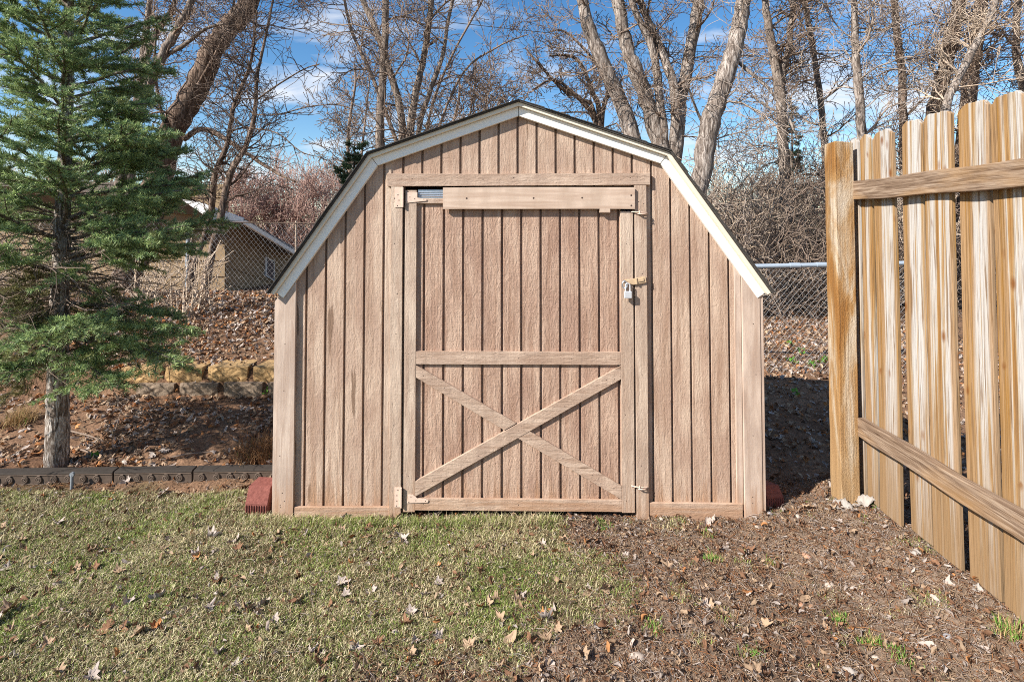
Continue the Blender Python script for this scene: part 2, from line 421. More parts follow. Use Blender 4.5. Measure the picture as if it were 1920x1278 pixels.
# roof: shingled gambrel slab and the drip edge under it
def offs(d):
    out = []
    for i, p in enumerate(prof):
        dirs = []
        for a, b in ((i-1, i), (i, i+1)):
            if 0 <= a and b < len(prof):
                v = Vector((prof[b][0]-prof[a][0], prof[b][1]-prof[a][1])).normalized(); dirs.append(v)
        nn = sum((Vector((-v.y, v.x)) for v in dirs), Vector((0, 0))).normalized()
        k = 1/max(.5, nn.dot(Vector((-dirs[0].y, dirs[0].x))))
        out.append((p[0]+nn.x*d*k, p[1]+nn.y*d*k))
    return out
o1, o2 = offs(.011), offs(.003)
def ext(ps, e):
    a = Vector(ps[0])-Vector(ps[1]); b = Vector(ps[-1])-Vector(ps[-2])
    return [tuple(Vector(ps[0])+a.normalized()*e)]+ps[1:-1]+[tuple(Vector(ps[-1])+b.normalized()*e)]
o1, o2 = ext(o1, .012), ext(o2, .012)
mb = MB()
for i in range(4): mb.prism([o2[i], o2[i+1], o1[i+1], o1[i]], YS-.060, YS+LEN+.05)
# shingle tabs at the front edge give the ragged line
for i in range(4):
    a, b = Vector(o1[i]), Vector(o1[i+1]); n = Vector((-(b-a).y, (b-a).x)).normalized(); L = (b-a).length; t = 0
    up = 1 if i < 2 else -1
    while t < L:
        w = min(.135, L-t); q0 = a+(b-a)*(t/L); q1 = a+(b-a)*((t+w)/L)
        k0, k1 = (.006, .001) if up == 1 else (.001, .006)
        mb.prism([tuple(q0), tuple(q1), tuple(q1+n*k1), tuple(q0+n*k0)], YS-.066+random.uniform(-.004, .004), YS+LEN+.05); t += w
mb.build('roof', M['shingle'], shed)
i1, i2 = ext(offs(.0028), .008), ext(offs(-.016), .004)
mb = MB()
for i in range(4): mb.prism([i2[i], i2[i+1], i1[i+1], i1[i]], YS-.046, YS-.001)
mb.build('drip_edge', M['drip'], shed, .001)
f1, f2 = offs(-.0162), offs(-.060)
for i in range(4):
    a0, b0, a1, b1 = Vector(f1[i]), Vector(f1[i+1]), Vector(f2[i]), Vector(f2[i+1])
    g = (b0-a0).normalized()*.0012
    MB().prism([tuple(a1+g), tuple(b1-g), tuple(b0-g), tuple(a0+g)], YS-.026+.002*(i % 2), YS-.0005).build('fascia', M['white'], shed, .002)
# corner boards, skirts
def nails(mb, pts, y, r=.0032, mat=1):
    for x, z in pts: mb.disc((x, y-.0006, z), r, .0012, 7, mat)
for sx in (-1, 1):
    mb = MB()
    if sx < 0:
        x0, x1 = WL-.002, X_(555, 750); mb.prism([(x0+.018, -.03), (x1, -.03), (x1, roof_z(x1)-.05), (x0+.018, roof_z(x0+.018)-.06)], YS-.020, YS-.0005)
        mb.prism([(x0, -.03), (x0+.0172, -.03), (x0+.0172, roof_z(x0+.02)-.062), (x0, roof_z(x0+.006)-.065)], YS-.016, YS+.06)
        nails(mb, [(x0+.05+random.uniform(-.02, .02), z) for z in (.06, .08, .3, .62, .85, .05, .12)], YS-.020)
    else:
        x0, x1 = X_(1391, 750), WR+.002; mb.prism([(x0, -.03), (x1-.018, -.03), (x1-.018, roof_z(x1-.018)-.06), (x0, roof_z(x0)-.05)], YS-.020, YS-.0005)
        mb.prism([(x1-.0172, -.03), (x1, -.03), (x1, roof_z(x1-.006)-.065), (x1-.0172, roof_z(x1-.02)-.062)], YS-.016, YS+.06)
        nails(mb, [(x1-.05+random.uniform(-.02, .02), z) for z in (.10, .07, .4, .7, .95)], YS-.020)
    mb.build('corner_board', [M['corner'], M['nail']], shed, .0025)
xs0, xs1 = X_(1378, 750), X_(1390.3, 750)
MB().prism([(xs0, .03), (xs1, .03), (xs1, roof_z(xs1)-.06), (xs0, roof_z(xs0)-.06)], YS-.010, YS-.0005).build('batten', M['corner'], shed, .002)
MB().box(X_(556, 750), X_(733, 900), YS-.016, YS-.0004, -.04, Z_(947)).build('skirt_board', M['trim_h'], shed, .003)
mb = MB(); mb.prism([(X_(1214, 900), -.04), (X_(1390, 900), -.04), (X_(1390, 900), Z_(941)), (X_(1214, 900), Z_(939))], YS-.016, YS-.0004); mb.build('skirt_board', M['trim_h'], shed, .003)
# jambs and header
jl0, jl1, jr0, jr1 = X_(733, 600), X_(755, 600), X_(1190, 600), X_(1212, 600)
hz0, hz1 = Z_(350), Z_(326)
mb = MB(); mb.box(jl0, jl1, YS-.020, YS-.0003, -.03, hz0-.001); nails(mb, [(jl0+.02, 1.35), (jl0+.03, .9), (jl0+.02, .45), (jl0+.035, 1.1)], YS-.020)
mb.build('door_jamb', [M['trim_v'], M['nail']], shed, .003)
mb = MB(); mb.box(jr0, jr1, YS-.020, YS-.0003, -.02, hz0+.006); nails(mb, [(jr0+.02, 1.56), (jr0+.045, 1.55), (jr0+.035, 1.2), (jr0+.03, .7), (jr0+.025, .25)], YS-.020)
mb.build('door_jamb', [M['trim_v'], M['nail']], shed, .003)
mb = MB(); mb.prism([(X_(728, 340), hz0), (X_(1217, 340), hz0+.008), (X_(1217, 340), hz1+.003), (X_(900, 340), hz1-.002), (X_(727, 340), hz1)], YS-.021, YS-.0002)
nails(mb, [(X_(774, 340), Z_(336)), (X_(906, 340), Z_(337)), (X_(963, 340), Z_(334)), (X_(1092, 340), Z_(333)), (X_(1180, 340), Z_(334)), (X_(1193, 340), Z_(333))], YS-.021)
mb.build('door_header', [M['trim_h'], M['nail']], shed, .003)
MB().prism([(X_(720.5, 600), .0), (jl0-.0008, .0), (jl0-.0008, hz1+.02), (X_(722, 600), hz1+.02)], YS-.006, YS-.0005).build('batten', M['trim_v'], shed, .002)
# door
door = bpy.data.objects.new('door', None); COL.objects.link(door); door.parent = shed; door.location = Vector((jl1, YS, 0))-shed_o
d0, d1 = X_(759.5, 600), X_(1186.5, 600); dz0, dz1 = Z_(956), Z_(357)
s0, s1 = X_(781, 600), X_(1163, 600)
mb = MB()
dg = [X_(794.5, 650)]+[X_(831.6+36.5*k, 650) for k in range(10)]
ed = [s0-.004]+dg+[s1+.004]
for a, b in zip(ed[:-1], ed[1:]):
    if b-a > .012: mb.box(a+(gw if a != ed[0] else 0), b-(gw if b != ed[-1] else 0), YS-.002, YS+.024, dz0+.01, Z_(374))
mb.box(s0-.004, s1+.004, YS+.016, YS+.028, dz0+.01, Z_(374))
mb.build('panel', M['door_siding'], door, .0016)
DF = YS-.017
mb = MB(); mb.box(d0, s0, DF, YS+.015, dz0, dz1); nails(mb, [(d0+.02, 1.45), (d0+.03, 1.43), (d0+.025, .2), (d0+.02, .8)], DF, .0026); mb.build('stile', [M['trim_v'], M['nail']], door, .003)
mb = MB(); mb.box(s1, d1, DF, YS+.015, dz0-.004, Z_(396)); nails(mb, [(s1+.03, 1.35), (s1+.02, .5), (s1+.035, .95), (s1+.02, .08)], DF, .0026); mb.build('stile', [M['trim_v'], M['nail']], door, .003)
def rail(py0, py1, tilt=0, nl=(), **k):
    mb = MB(); z0, z1 = Z_(py1), Z_(py0)
    mb.prism([(s0+.0008, z0), (s1-.0008, z0-tilt), (s1-.0008, z1-tilt), (s0+.0008, z1)], DF+.001, YS-.0022)
    nails(mb, [(s0+(s1-s0)*t, (z0+z1)/2-tilt*t+random.uniform(-.008, .008)) for t in nl], DF+.001, .003)
    return mb.build('rail', [M['trim_h'], M['nail']], door, .003)
rail(657, 681, .004, (.05, .24, .5, .76, .95)); rail(931, 953, .008, (.04, .25, .5, .7, .96)); rail(372, 382)
# braces: one full length, the other in two pieces butting against it
zb0, zb1 = Z_(931), Z_(681)-.004
def brace(p, q, w, name, mat, nl=()):
    p, q = Vector(p), Vector(q); t = (q-p).normalized(); n = Vector((-t.y, t.x))*w/2
    return p, q, t, n
wB = 24/370*1.0
A0, A1 = Vector((s0+.002, Z_(913))), Vector((s1-.002, Z_(695)))
t = (A1-A0).normalized(); n = Vector((-t.y, t.x))*wB/2
def clipx(p, tt, x): return p+tt*((x-p.x)/tt.x)
pa, pb, pc, pd = A0+n, A0-n, A1-n, A1+n
poly = [tuple(clipx(pa, t, s0+.001)), tuple(clipx(pb, t, s0+.001)), tuple(clipx(pc, t, s1-.001)), tuple(clipx(pd, t, s1-.001))]
poly = [(x, min(max(z, zb0+.001), zb1-.0045)) for x, z in poly]
mb = MB(); mb.prism(poly, DF, YS-.0023); nails(mb, [tuple(A0+(A1-A0)*k+n*random.uniform(-.5, .5)) for k in (.05, .08, .14, .3, .5, .52, .72, .93, .96)], DF, .0028)
mb.build('brace', [M['brace_a'], M['nail']], door, .003)
C0, C1 = Vector((s0+.002, Z_(693))), Vector((s1-.002, Z_(921)))
u = (C1-C0).normalized(); m_ = Vector((-u.y, u.x))*wB*.46
def isect(p, d, q, e):
    den = d.x*e.y-d.y*e.x; k = ((q.x-p.x)*e.y-(q.y-p.y)*e.x)/den; return p+d*k
gap = n*1.03
up_ = [clipx(C0+m_, u, s0+.001), clipx(C0-m_, u, s0+.001), isect(C0-m_, u, A0+gap, t), isect(C0+m_, u, A0+gap, t)]
lo_ = [isect(C0+m_, u, A0-gap, t), isect(C0-m_, u, A0-gap, t), clipx(C0-m_, u, s1-.001), clipx(C0+m_, u, s1-.001)]
for pl, ks in ((up_, (.08, .3, .92)), (lo_, (.08, .4, .7, .92))):
    pl = [(v.x, min(max(v.y, zb0-.006), zb1-.001)) for v in pl]
    mb = MB(); mb.prism(pl, DF+.0015, YS-.0024)
    a = (Vector(pl[0])+Vector(pl[1]))/2; b = (Vector(pl[2])+Vector(pl[3]))/2
    nails(mb, [tuple(a+(b-a)*k) for k in ks], DF+.0015, .0028); mb.build('brace', [M['brace_b'], M['nail']], door, .003)
# cover board over the top of the door
CF = YS-.032
c0, c1 = X_(832, 370), X_(1188, 370); cz0, cz1 = Z_(392), Z_(352)
t0, t1 = X_(1122.5, 370), X_(1142, 370)
mb = MB(); mb.prism([(c0, cz0-.001), (t0, cz0), (t0, Z_(399)), (t1, Z_(399)), (t1, cz0), (c1, cz0-.001), (c1, cz1-.006), (c1-.006, cz1), (c0+.3, cz1+.001), (c0, cz1-.002)], CF, DF-.0005)
nails(mb, [(X_(876, 370), Z_(372.5)), (X_(1000, 370), Z_(372)), (X_(1090, 370), Z_(371.5)), (X_(1181, 370), Z_(367)), (X_(1181, 370), Z_(386))], CF, .0055)
mb.build('cover_board', [M['cover'], M['nail']], door, .0015)
mb = MB()
za, zb = Z_(373), Z_(356)
pts = [(X_(784, 365), za), (X_(834, 365), za), (X_(834, 365), zb), (X_(784, 365), zb)]
mb.prism(pts, YS-.003, YS+.003)
for k in range(3):
    zz = za+(zb-za)*(.25+.25*k); mb.tube([(X_(784.5, 365), YS-.004, zz), (X_(833, 365), YS-.004, zz+.002)], .0045, 8)
mb.build('metal_flashing', M['steel'], door)
# hinges
def hinge(jx0, jx1, jz0, jz1, strap, nl1, nl2, name='hinge'):
    mb = MB(); y = YS-.0205
    mb.box(jx0, jx1, y-.003, y, jz0, jz1); mb.box(jx1-.006, jx1+.002, y-.012, y-.0031, jz0, jz1)
    nails(mb, nl1, y-.003, .0034)
    mb.prism(strap, DF-.0035, DF-.0002); nails(mb, nl2, DF-.0035, .003)
    mb.build(name, [M['hinge'], M['nail']], door, .001)
q = lambda px, py: (X_(px, py), Z_(py))
hinge(X_(742, 370), X_(758, 370), Z_(389), Z_(352), [q(763, 381), q(801, 377), q(801, 374), q(784, 371), q(784, 361), q(764, 361)],
      [q(748, 366), q(741.5, 372.5), q(750, 376), q(747, 386)], [q(770, 370), q(779, 373), q(796, 374), q(765, 378)])
hinge(X_(738, 925)+.010, X_(751, 925)+.010, Z_(946), Z_(909), [q(765, 939), q(803, 938), q(805, 934), q(800, 931), q(784, 930), q(776, 923), q(767, 923)],
      [q(748, 914), q(746, 924), q(746, 934), q(745, 943)], [q(772, 927), q(781, 934), q(799, 935), q(768, 937)])
# latch hooks on the right jamb
for py, w in ((398, .034), (907, .040)):
    mb = MB(); z = Z_(py); x = X_(1186, py)
    mb.tube([(x-.010, DF-.003, z+.002), (x+.004, DF-.012, z+.001), (x+.03, DF-.014, z-.001), (x+.060, DF-.012, z-.004), (x+.068, DF-.004, z-.006)], .0032, 8)
    mb.tube([(x+.02, YS-.019, z-.010), (x+.024, YS-.036, z-.008), (x+.050, YS-.036, z-.010), (x+.064, YS-.019, z-.012)], .0028, 8)
    mb.tube([(x+.028, DF-.016, z+.008), (x+.028, DF-.016, z-.010)], .003, 8)
    mb.build('latch_hook', M['hinge'], shed)
# hasp
hc = Vector((X_(1190, 524), YS-.026, Z_(526)))
mb = MB()
def hp(x, z): return (hc.x+x, hc.z+z)
mb.prism([hp(-.012, -.018), hp(.052, -.006), hp(.048, .026), hp(-.010, .014), hp(-.052, .004), hp(-.070, -.004), hp(-.066, -.012), hp(-.04, -.010)], YS-.030, YS-.026)
mb.prism([hp(.012, -.004), hp(.040, .002), hp(.037, .017), hp(.010, .011)], YS-.034, YS-.0301)
mb.prism([hp(-.001, -.015), hp(.006, -.014), hp(.004, .017), hp(-.003, .015)], YS-.036, YS-.0301)
mb.box(hc.x-.055, hc.x+.045, YS-.0259, YS-.0205, hc.z-.006, hc.z+.010)
mb.build('hasp', M['brass'], shed, .0012)
mb = MB(); ring = [(hc.x-.058+.012*math.cos(a), YS-.036+.002*math.sin(2*a), hc.z-.016+.018*math.sin(a)) for a in np.linspace(0, 2*math.pi, 17)]
mb.tube(ring, .004, 8, cap=False); mb.build('staple', M['steel'], shed)
# padlock hangs from the staple
pc = Vector((X_(1174, 545), YS-.040, Z_(548)))
lock = thing('padlock', pc, 'small silver padlock hanging from the hasp on the shed door', 'padlock')
MB().box(pc.x-.0185, pc.x+.0185, pc.y-.010, pc.y+.008, pc.z-.024, pc.z+.011).build('body', M['lock'], lock, .003)
sh = [(pc.x-.011, pc.y, pc.z+.008), (pc.x-.011, pc.y, pc.z+.038)]+[(pc.x-.011*math.cos(a), pc.y, pc.z+.038+.011*math.sin(a)) for a in np.linspace(.3, math.pi-.3, 7)]+[(pc.x+.011, pc.y, pc.z+.038), (pc.x+.011, pc.y, pc.z+.008)]
MB().tube(sh, .0032, 8).build('shackle', M['lock'], lock)
# ------------------------------------------------------------------ red edging bricks either side of the shed
def mk_brick():
    m = Mat('red_paver', .9, .15); n = m.noise(m.coord(), 60, 5, .7); m.color(m.ramp(n, [(.3, (.14, .045, .035)), (.7, (.26, .095, .075))])); m.bump(n, .7, .006); return m.m
M['brick'] = mk_brick()
def brick(c, w, d, h, rot, label):
    mb = MB()
    mb.prismx([(-d/2, 0), (d/2, 0), (d/2, h*.86), (d*.38, h), (-d*.28, h*.98), (-d/2, h*.5)], -w/2, w/2)
    for k in range(9):
        x = -w/2+w*(k+.5)/9; mb.box(x-.003, x+.003, -d/2-.005, -d/2+.002, .006, h*.46)
    me = mb.mesh('red_brick'); o = bpy.data.objects.new('red_brick', me); COL.objects.link(o); me.materials.append(M['brick'])
    o.location = c; o.rotation_euler = rot; b = o.modifiers.new('bevel', 'BEVEL'); b.width = .003; b.segments = 2
    tag(o, label, 'brick', 'red paver bricks at the shed corners')
p = P(489, 962, YS+.03); brick((p.x, YS+.06, -.012), .115, .14, .148, (0, 0, R(-4)), 'red paver brick with ribbed face leaning at the left corner of the shed')
p = P(1446, 950, YS+.06); brick((p.x-.01, YS+.12, .0), .12, .14, .10, (R(-6), R(9), R(24)), 'red paver brick half in shade at the right corner of the shed')
# ------------------------------------------------------------------ wooden fence
fo = P(1605, 945, 2.73); fd = Vector((.044, 1, 0)).normalized(); fn = Vector((fd.y, -fd.x, 0))
fence = thing('wooden_fence', (P(1590, 940, 2.7).x, 2.74, .05), 'weathered cedar picket fence with two grey brown rails right of the shed', 'fence')
FX = P(1606, 700, 2.72).x
def fp(s, off, z):     # s metres from the post towards the camera, off metres to the far side of the rail face
    return Vector((FX, 2.72, 0))-fd*s+fn*off+Vector((0, 0, z))
ztop, zlow = P(1606, 358, 2.72).z, P(1612, 800, 2.72).z
def fbox(name, s0, s1, o0, o1, z0, z1, mat, bevel=.004):
    c = fp((s0+s1)/2, (o0+o1)/2, (z0+z1)/2); mb = MB(); ls = (s1-s0)/2; lo = (o1-o0)/2; lz = (z1-z0)/2
    n = 24
    vs = []; fs = []
    for i in range(n+1):
        s = s0+(s1-s0)*i/n; w = .003*math.sin(i*1.3+z0*9)
        for (o, z) in ((o0+w*.4, z0+w), (o1+w*.4, z0+w), (o1+w*.4, z1+w), (o0+w*.4, z1+w)): vs.append(fp(s, o, z))
    for i in range(n):
        for k in range(4): fs.append((i*4+k, i*4+(k+1) % 4, (i+1)*4+(k+1) % 4, (i+1)*4+k))
    fs += [(3, 2, 1, 0), (n*4, n*4+1, n*4+2, n*4+3)]
    mb.add(vs, fs); return mb.build(name, mat, fence, bevel, origin=c)
fbox('rail', -.012, 2.6, .0, .038, ztop-.047, ztop+.047, M['rail'])
fbox('rail', -.004, 2.6, .0, .038, zlow-.044, zlow+.048, M['rail'])
def picket(s0, s1, zt, zb, off, seed):
    rr = random.Random(seed); mb = MB(); th = .017
    w = s1-s0; slant = rr.uniform(-.014, .014); cut = .022+rr.uniform(-.007, .009); n = 20
    top = []
    for i in range(n+1):
        s = s0+w*i/n; e = min(i/n, 1-i/n)*w
        z = zt-max(0, cut-e)*.95+rr.uniform(-.0025, .0025)+(i/n-.5)*slant
        top.append((s, z))
    prof = [(s0, zb), (s1, zb+rr.uniform(-.01, .01))]+top[::-1]
    c = fp((s0+s1)/2, off, (zt+zb)/2)
    ny_ = 14; vs = []; fs = []
    lean = rr.uniform(-.006, .006); bow = rr.uniform(-.006, .006); cup = rr.uniform(-.002, .003)
    for side in (0, 1):
        for i in range(n+1):
            for j in range(ny_+1):
                tz = j/ny_; z = zb+(top[i][1]-zb)*tz; s = s0+w*i/n+lean*tz
                o = off+side*th+bow*math.sin(math.pi*tz)+cup*(2*i/n-1)**2
                vs.append(fp(s, o, z))
    A = lambda sd, i, j: sd*(n+1)*(ny_+1)+i*(ny_+1)+j
    for i in range(n):
        for j in range(ny_):
            fs.append((A(0, i, j), A(0, i+1, j), A(0, i+1, j+1), A(0, i, j+1))); fs.append((A(1, i, j), A(1, i, j+1), A(1, i+1, j+1), A(1, i+1, j)))
        fs.append((A(0, i, ny_), A(0, i+1, ny_), A(1, i+1, ny_), A(1, i, ny_))); fs.append((A(0, i, 0), A(1, i, 0), A(1, i+1, 0), A(0, i+1, 0)))
    for j in range(ny_):
        fs.append((A(0, 0, j), A(0, 0, j+1), A(1, 0, j+1), A(1, 0, j))); fs.append((A(0, n, j), A(1, n, j), A(1, n, j+1), A(0, n, j+1)))
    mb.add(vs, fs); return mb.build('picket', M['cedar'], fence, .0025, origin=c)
def s_at(px, off=.040):      # distance along the fence where its face is seen at px
    k = (px-960)/F
    a = fp(0, off, 0); # a.x - fd.x*s = k'*(a.y - fd.y*s); depth at mid height
    return (k*a.y-a.x)/(k*fd.y-fd.x)
edges = [(1592, 1612), (1614, 1633), (1639, 1676), (1691, 1729), (1735, 1785), (1798, 1854), (1863, 1930)]
tops = [262, 252, 245, 226, 212, 192, 176]
zt0 = 1.9
for i, ((a, b), tp) in enumerate(zip(edges, tops)):
    sa, sb = s_at(a), s_at(b); y = fp((sa+sb)/2, .04, 0).y
    zt = P(a, tp, y).z; m_ = fp((sa+sb)/2, .04, 0)
    picket(sa, sb, zt, g1(m_.x, m_.y)+.012, .0385+.009*(i % 2), i)
s = s_at(1937)
for i in range(9):
    m_ = fp(s+.07, .04, 0); picket(s, s+.140, 1.9+random.uniform(-.01, .01), g1(m_.x, m_.y)+.01, .040, 50+i); s += .146
pp = P(1573, 700, 2.72)
mb = MB(); x0, x1 = pp.x, P(1608.5, 700, 2.72).x; zt = P(1590, 264, 2.72).z; n = 18
vs = []; fs = []
for i in range(n+1):
    z = -.05+(zt+.05)*i/n; w = .0015*math.sin(i*2.1)
    for k, (x, y) in enumerate(((x0+w, 2.718), (x1+w*.5, 2.718), (x1+w*.5, 2.812), (x0+w, 2.812))):
        vs.append((x, y, z-(.008*(k in (1, 2))+.006*(k > 1) if i == n else 0)))
for i in range(n):
    for k in range(4): fs.append((i*4+k, i*4+(k+1) % 4, (i+1)*4+(k+1) % 4, (i+1)*4+k))
fs += [(3, 2, 1, 0), (n*4, n*4+1, n*4+2, n*4+3)]
mb.add(vs, fs); mb.build('post', M['post'], fence, .005)
# ------------------------------------------------------------------ tube batches (trees, wire)
def frusta(segs, sides=4):
    """segs: array (n,8) p0 p1 r0 r1 -> V,T"""
    a = np.asarray(segs, float); p0 = a[:, :3]; p1 = a[:, 3:6]; r0 = a[:, 6]; r1 = a[:, 7]
    t = p1-p0; t /= np.maximum(np.linalg.norm(t, axis=1, keepdims=True), 1e-9)
    ref = np.where(np.abs(t[:, 2:3]) < .9, np.array([[0, 0, 1.]]), np.array([[1., 0, 0]]))
    u = np.cross(t, ref); u /= np.linalg.norm(u, axis=1, keepdims=True); v = np.cross(u, t)
    V = []
    for p, r in ((p0, r0), (p1, r1)):
        for k in range(sides):
            an = 2*math.pi*k/sides; V.append(p+(u*math.cos(an)+v*math.sin(an))*r[:, None])
    V = np.stack(V, 1); n = len(a); base = np.arange(n)[:, None]*2*sides
    fl = []
    for k in range(sides): fl.append(np.concatenate([base+k, base+k+sides, base+(k+1) % sides+sides, base+(k+1) % sides], 1))
    return V.reshape(-1, 3), np.stack(fl, 1).reshape(-1, 4)
def rv(s=1.0): return Vector((random.gauss(0, s), random.gauss(0, s), random.gauss(0, s)))
def smooth_path(pts, k=5):
    out = []; n = len(pts)
    for i in range(n-1):
        p0 = pts[max(i-1, 0)]; p1 = pts[i]; p2 = pts[i+1]; p3 = pts[min(i+2, n-1)]
        for j in range(k):
            t = j/k; out.append(.5*((2*p1)+(p2-p0)*t+(2*p0-5*p1+4*p2-p3)*t*t+(3*p1-p0-3*p2+p3)*t**3))
    out.append(pts[-1]); return out
def grow(segs, p, d, length, r, lev, rmin, o):
    n = max(3, int(5*length/max(.25, o['seg']))); n = min(n, 7); step = length/n
    pts = [p]; rr = [r]
    d = d.normalized(); kids = []
    for i in range(n):
        d = (d+rv(o['wob'])+Vector((0, 0, o['up']*(.4 if lev > 1 else 1)))).normalized()
        q = pts[-1]+d*step
        if lev == 0 and i == n-1: segs.append((*q, *(q+d*rmin*5), rmin*1.9, rmin*.5))
        r2 = max(rmin, r*(1-.75*(i+1)/n)) if lev > 0 else rmin
        segs.append((*pts[-1], *q, rr[-1], r2)); pts.append(q); rr.append(r2)
        if lev > 0:
            m = o['kids'][min(lev, len(o['kids'])-1)]
            for _ in range(int(m)+(random.random() < m-int(m))): kids.append((q-d*step*random.random(), d.copy(), r2, (i+1)/n))
    for q, dd, r2, t in kids:
        ax = dd.cross(rv()).normalized(); an = random.uniform(.45, 1.1)*o['spread']
        nd = Matrix.Rotation(an, 3, ax) @ dd
        grow(segs, q, nd, length*random.uniform(.38, .7)*(1.15-.5*t), max(rmin, r2*random.uniform(.45, .7)), lev-1, rmin, o)
def stem_mesh(mb, pts, rad, n=9, rough=.08):
    ps = smooth_path(pts, 6); m = len(ps)
    rs = list(np.interp(np.linspace(0, 1, m), np.linspace(0, 1, len(rad)), rad))
    ps = [p+rv(r*rough) for p, r in zip(ps, rs)]
    mb.tube(ps, [r*(1+random.uniform(-rough, rough)) for r in rs], n)
    return ps, rs
OPT = dict(wob=.24, up=.05, seg=.5, kids=[0, 1.1, 1.3, 1.3], spread=1.0)
def tree(label, d, stems, bark, twig, n_side=9, lev=2, reach=1.2, limbs=(), opt=None, start=.25, cat='tree', group=None, name='bare_tree', px_r=.50, depth_j=.35, ground_pt=True):
    o = dict(OPT); o.update(opt or {})
    p0 = P(stems[0][0][0], stems[0][0][1], d); zg = g1(p0.x, p0.y)
    root = thing(name, (p0.x, p0.y, zg), label, cat, group)
    mb = MB(); segs = []; rmin = d*px_r/F
    for si, (base, *rest) in enumerate(stems):
        *pl, rad = [base]+rest
        pts = []; dj = 0
        for i, q in enumerate(pl):
            pts.append(P(q[0], q[1], d+dj)); dj += random.uniform(-1, 1)*depth_j*.3
        if ground_pt and pts[0].z > zg-.05:
            b = pts[0].lerp(Vector((p0.x, p0.y, zg-.15)), .85); b.z = zg-.15; pts.insert(0, b)
            rad = [rad[0]*1.15]+list(rad)
        rad = [r*d/F for r in rad]
        ps, rs = stem_mesh(mb, pts, rad)
        m = len(ps)
        for k in range(n_side):
            f = start+(1-start)*(k+random.random())/n_side; i = min(m-2, int(f*(m-1)))
            tdir = (ps[i+1]-ps[i]).normalized()
            side = tdir.cross(rv()).normalized()
            dd = (tdir*random.uniform(.2, .9)+side).normalized()
            if dd.z < -.2: dd.z *= -.5
            grow(segs, ps[i], dd, reach*random.uniform(.5, 1.1), min(rs[i]*.5, rmin*random.uniform(2.5, 6)), lev, rmin, o)
    for lp in limbs:
        *pl, rad = lp
        pts = [P(q[0], q[1], d-(.1*i)) for i, q in enumerate(pl)]
        ps, rs = stem_mesh(mb, pts, [r*d/F for r in rad], 7)
        for k in range(7):
            i = random.randrange(len(ps)//4, len(ps)-1); tdir = (ps[i+1]-ps[i]).normalized(); side = tdir.cross(rv()).normalized()
            grow(segs, ps[i], tdir*.5+side, reach*.45*random.uniform(.5, 1.1), rmin*2.2, 1, rmin, o)
    mb.build('trunk', M[bark], root)
    V, T = frusta(segs, 3); link('crown', npmesh('crown', V, T, None, True), M[twig], root)
    return root
# leaning tree and its companions, left
tree('thick dark tree trunk leaning right behind the evergreen', 9.5,
     [[(222, 575), (262, 450), (300, 335), (322, 250), (362, 175), (400, 95), (436, 45), (470, 0), (530, -140), [27, 26, 24, 23, 22, 20, 19, 18, 14]]], 'bark_dark', 'twig_brown', 12, 2, 1.7,
     limbs=[[(345, 262), (372, 243), (400, 248), (440, 272), (485, 303), (525, 328), (558, 342), [5, 5, 5, 4, 3.5, 2.5, 1.2]],
            [(318, 250), (300, 200), (290, 120), (296, 30), [4, 3, 2.4, 1.5]], [(372, 160), (400, 110), (432, 48), (440, -20), [4, 3, 3, 2]]], start=.35)
tree('slim twin of the leaning tree, forked high above the evergreen', 10.0,
     [[(236, 430), (250, 250), (266, 140), (272, 75), (282, 0), (290, -90), [11, 8, 7, 6, 5, 4]], [(262, 150), (285, 78), (318, 25), (340, -30), (370, -100), [6, 6, 5, 4, 3]]], 'bark_mid', 'twig_brown', 10, 2, 1.3, ground_pt=False)
tree('brown tree with a long side limb between evergreen and leaning trunk', 9.0,
     [[(205, 470), (240, 270), (262, 205), (300, 112), (335, 50), (362, -5), (400, -110), [11, 9, 9, 8, 7, 6, 5]]], 'bark_mid', 'twig_brown', 10, 2, 1.3,
     limbs=[[(310, 105), (345, 85), (385, 55), (420, 45), [4, 4, 3, 2]], [(250, 250), (280, 160), (270, 60), [3, 3, 2]]], ground_pt=False)
tree('slender dark tree in front of the house corner, curving right', 7.4,
     [[(382, 560), (396, 480), (412, 415), (432, 325), (462, 272), (478, 208), (483, 140), (500, 60), (520, -40), [8, 7, 6.5, 6, 5, 4, 3.2, 2.4, 1.5]]], 'bark_dark', 'twig_dark', 26, 2, .95, start=.3,
     limbs=[[(478, 190), (520, 160), (570, 130), (600, 120), [1.8, 1.5, 1.2, .8]], [(476, 215), (520, 215), (580, 200), (640, 195), [1.6, 1.4, 1, .7]], [(470, 240), (520, 250), (565, 285), (605, 295), [1.6, 1.3, 1, .7]]])
tree('slender dark tree beside the downpipe of the house, nearly straight', 7.8,
     [[(352, 560), (362, 500), (385, 440), (397, 395), (402, 330), (425, 272), (440, 195), (470, 118), (482, 20), [7, 6, 5.5, 5.5, 5, 4.5, 3.5, 2.6, 1.6]]], 'bark_dark', 'twig_dark', 22, 2, .9, start=.3)
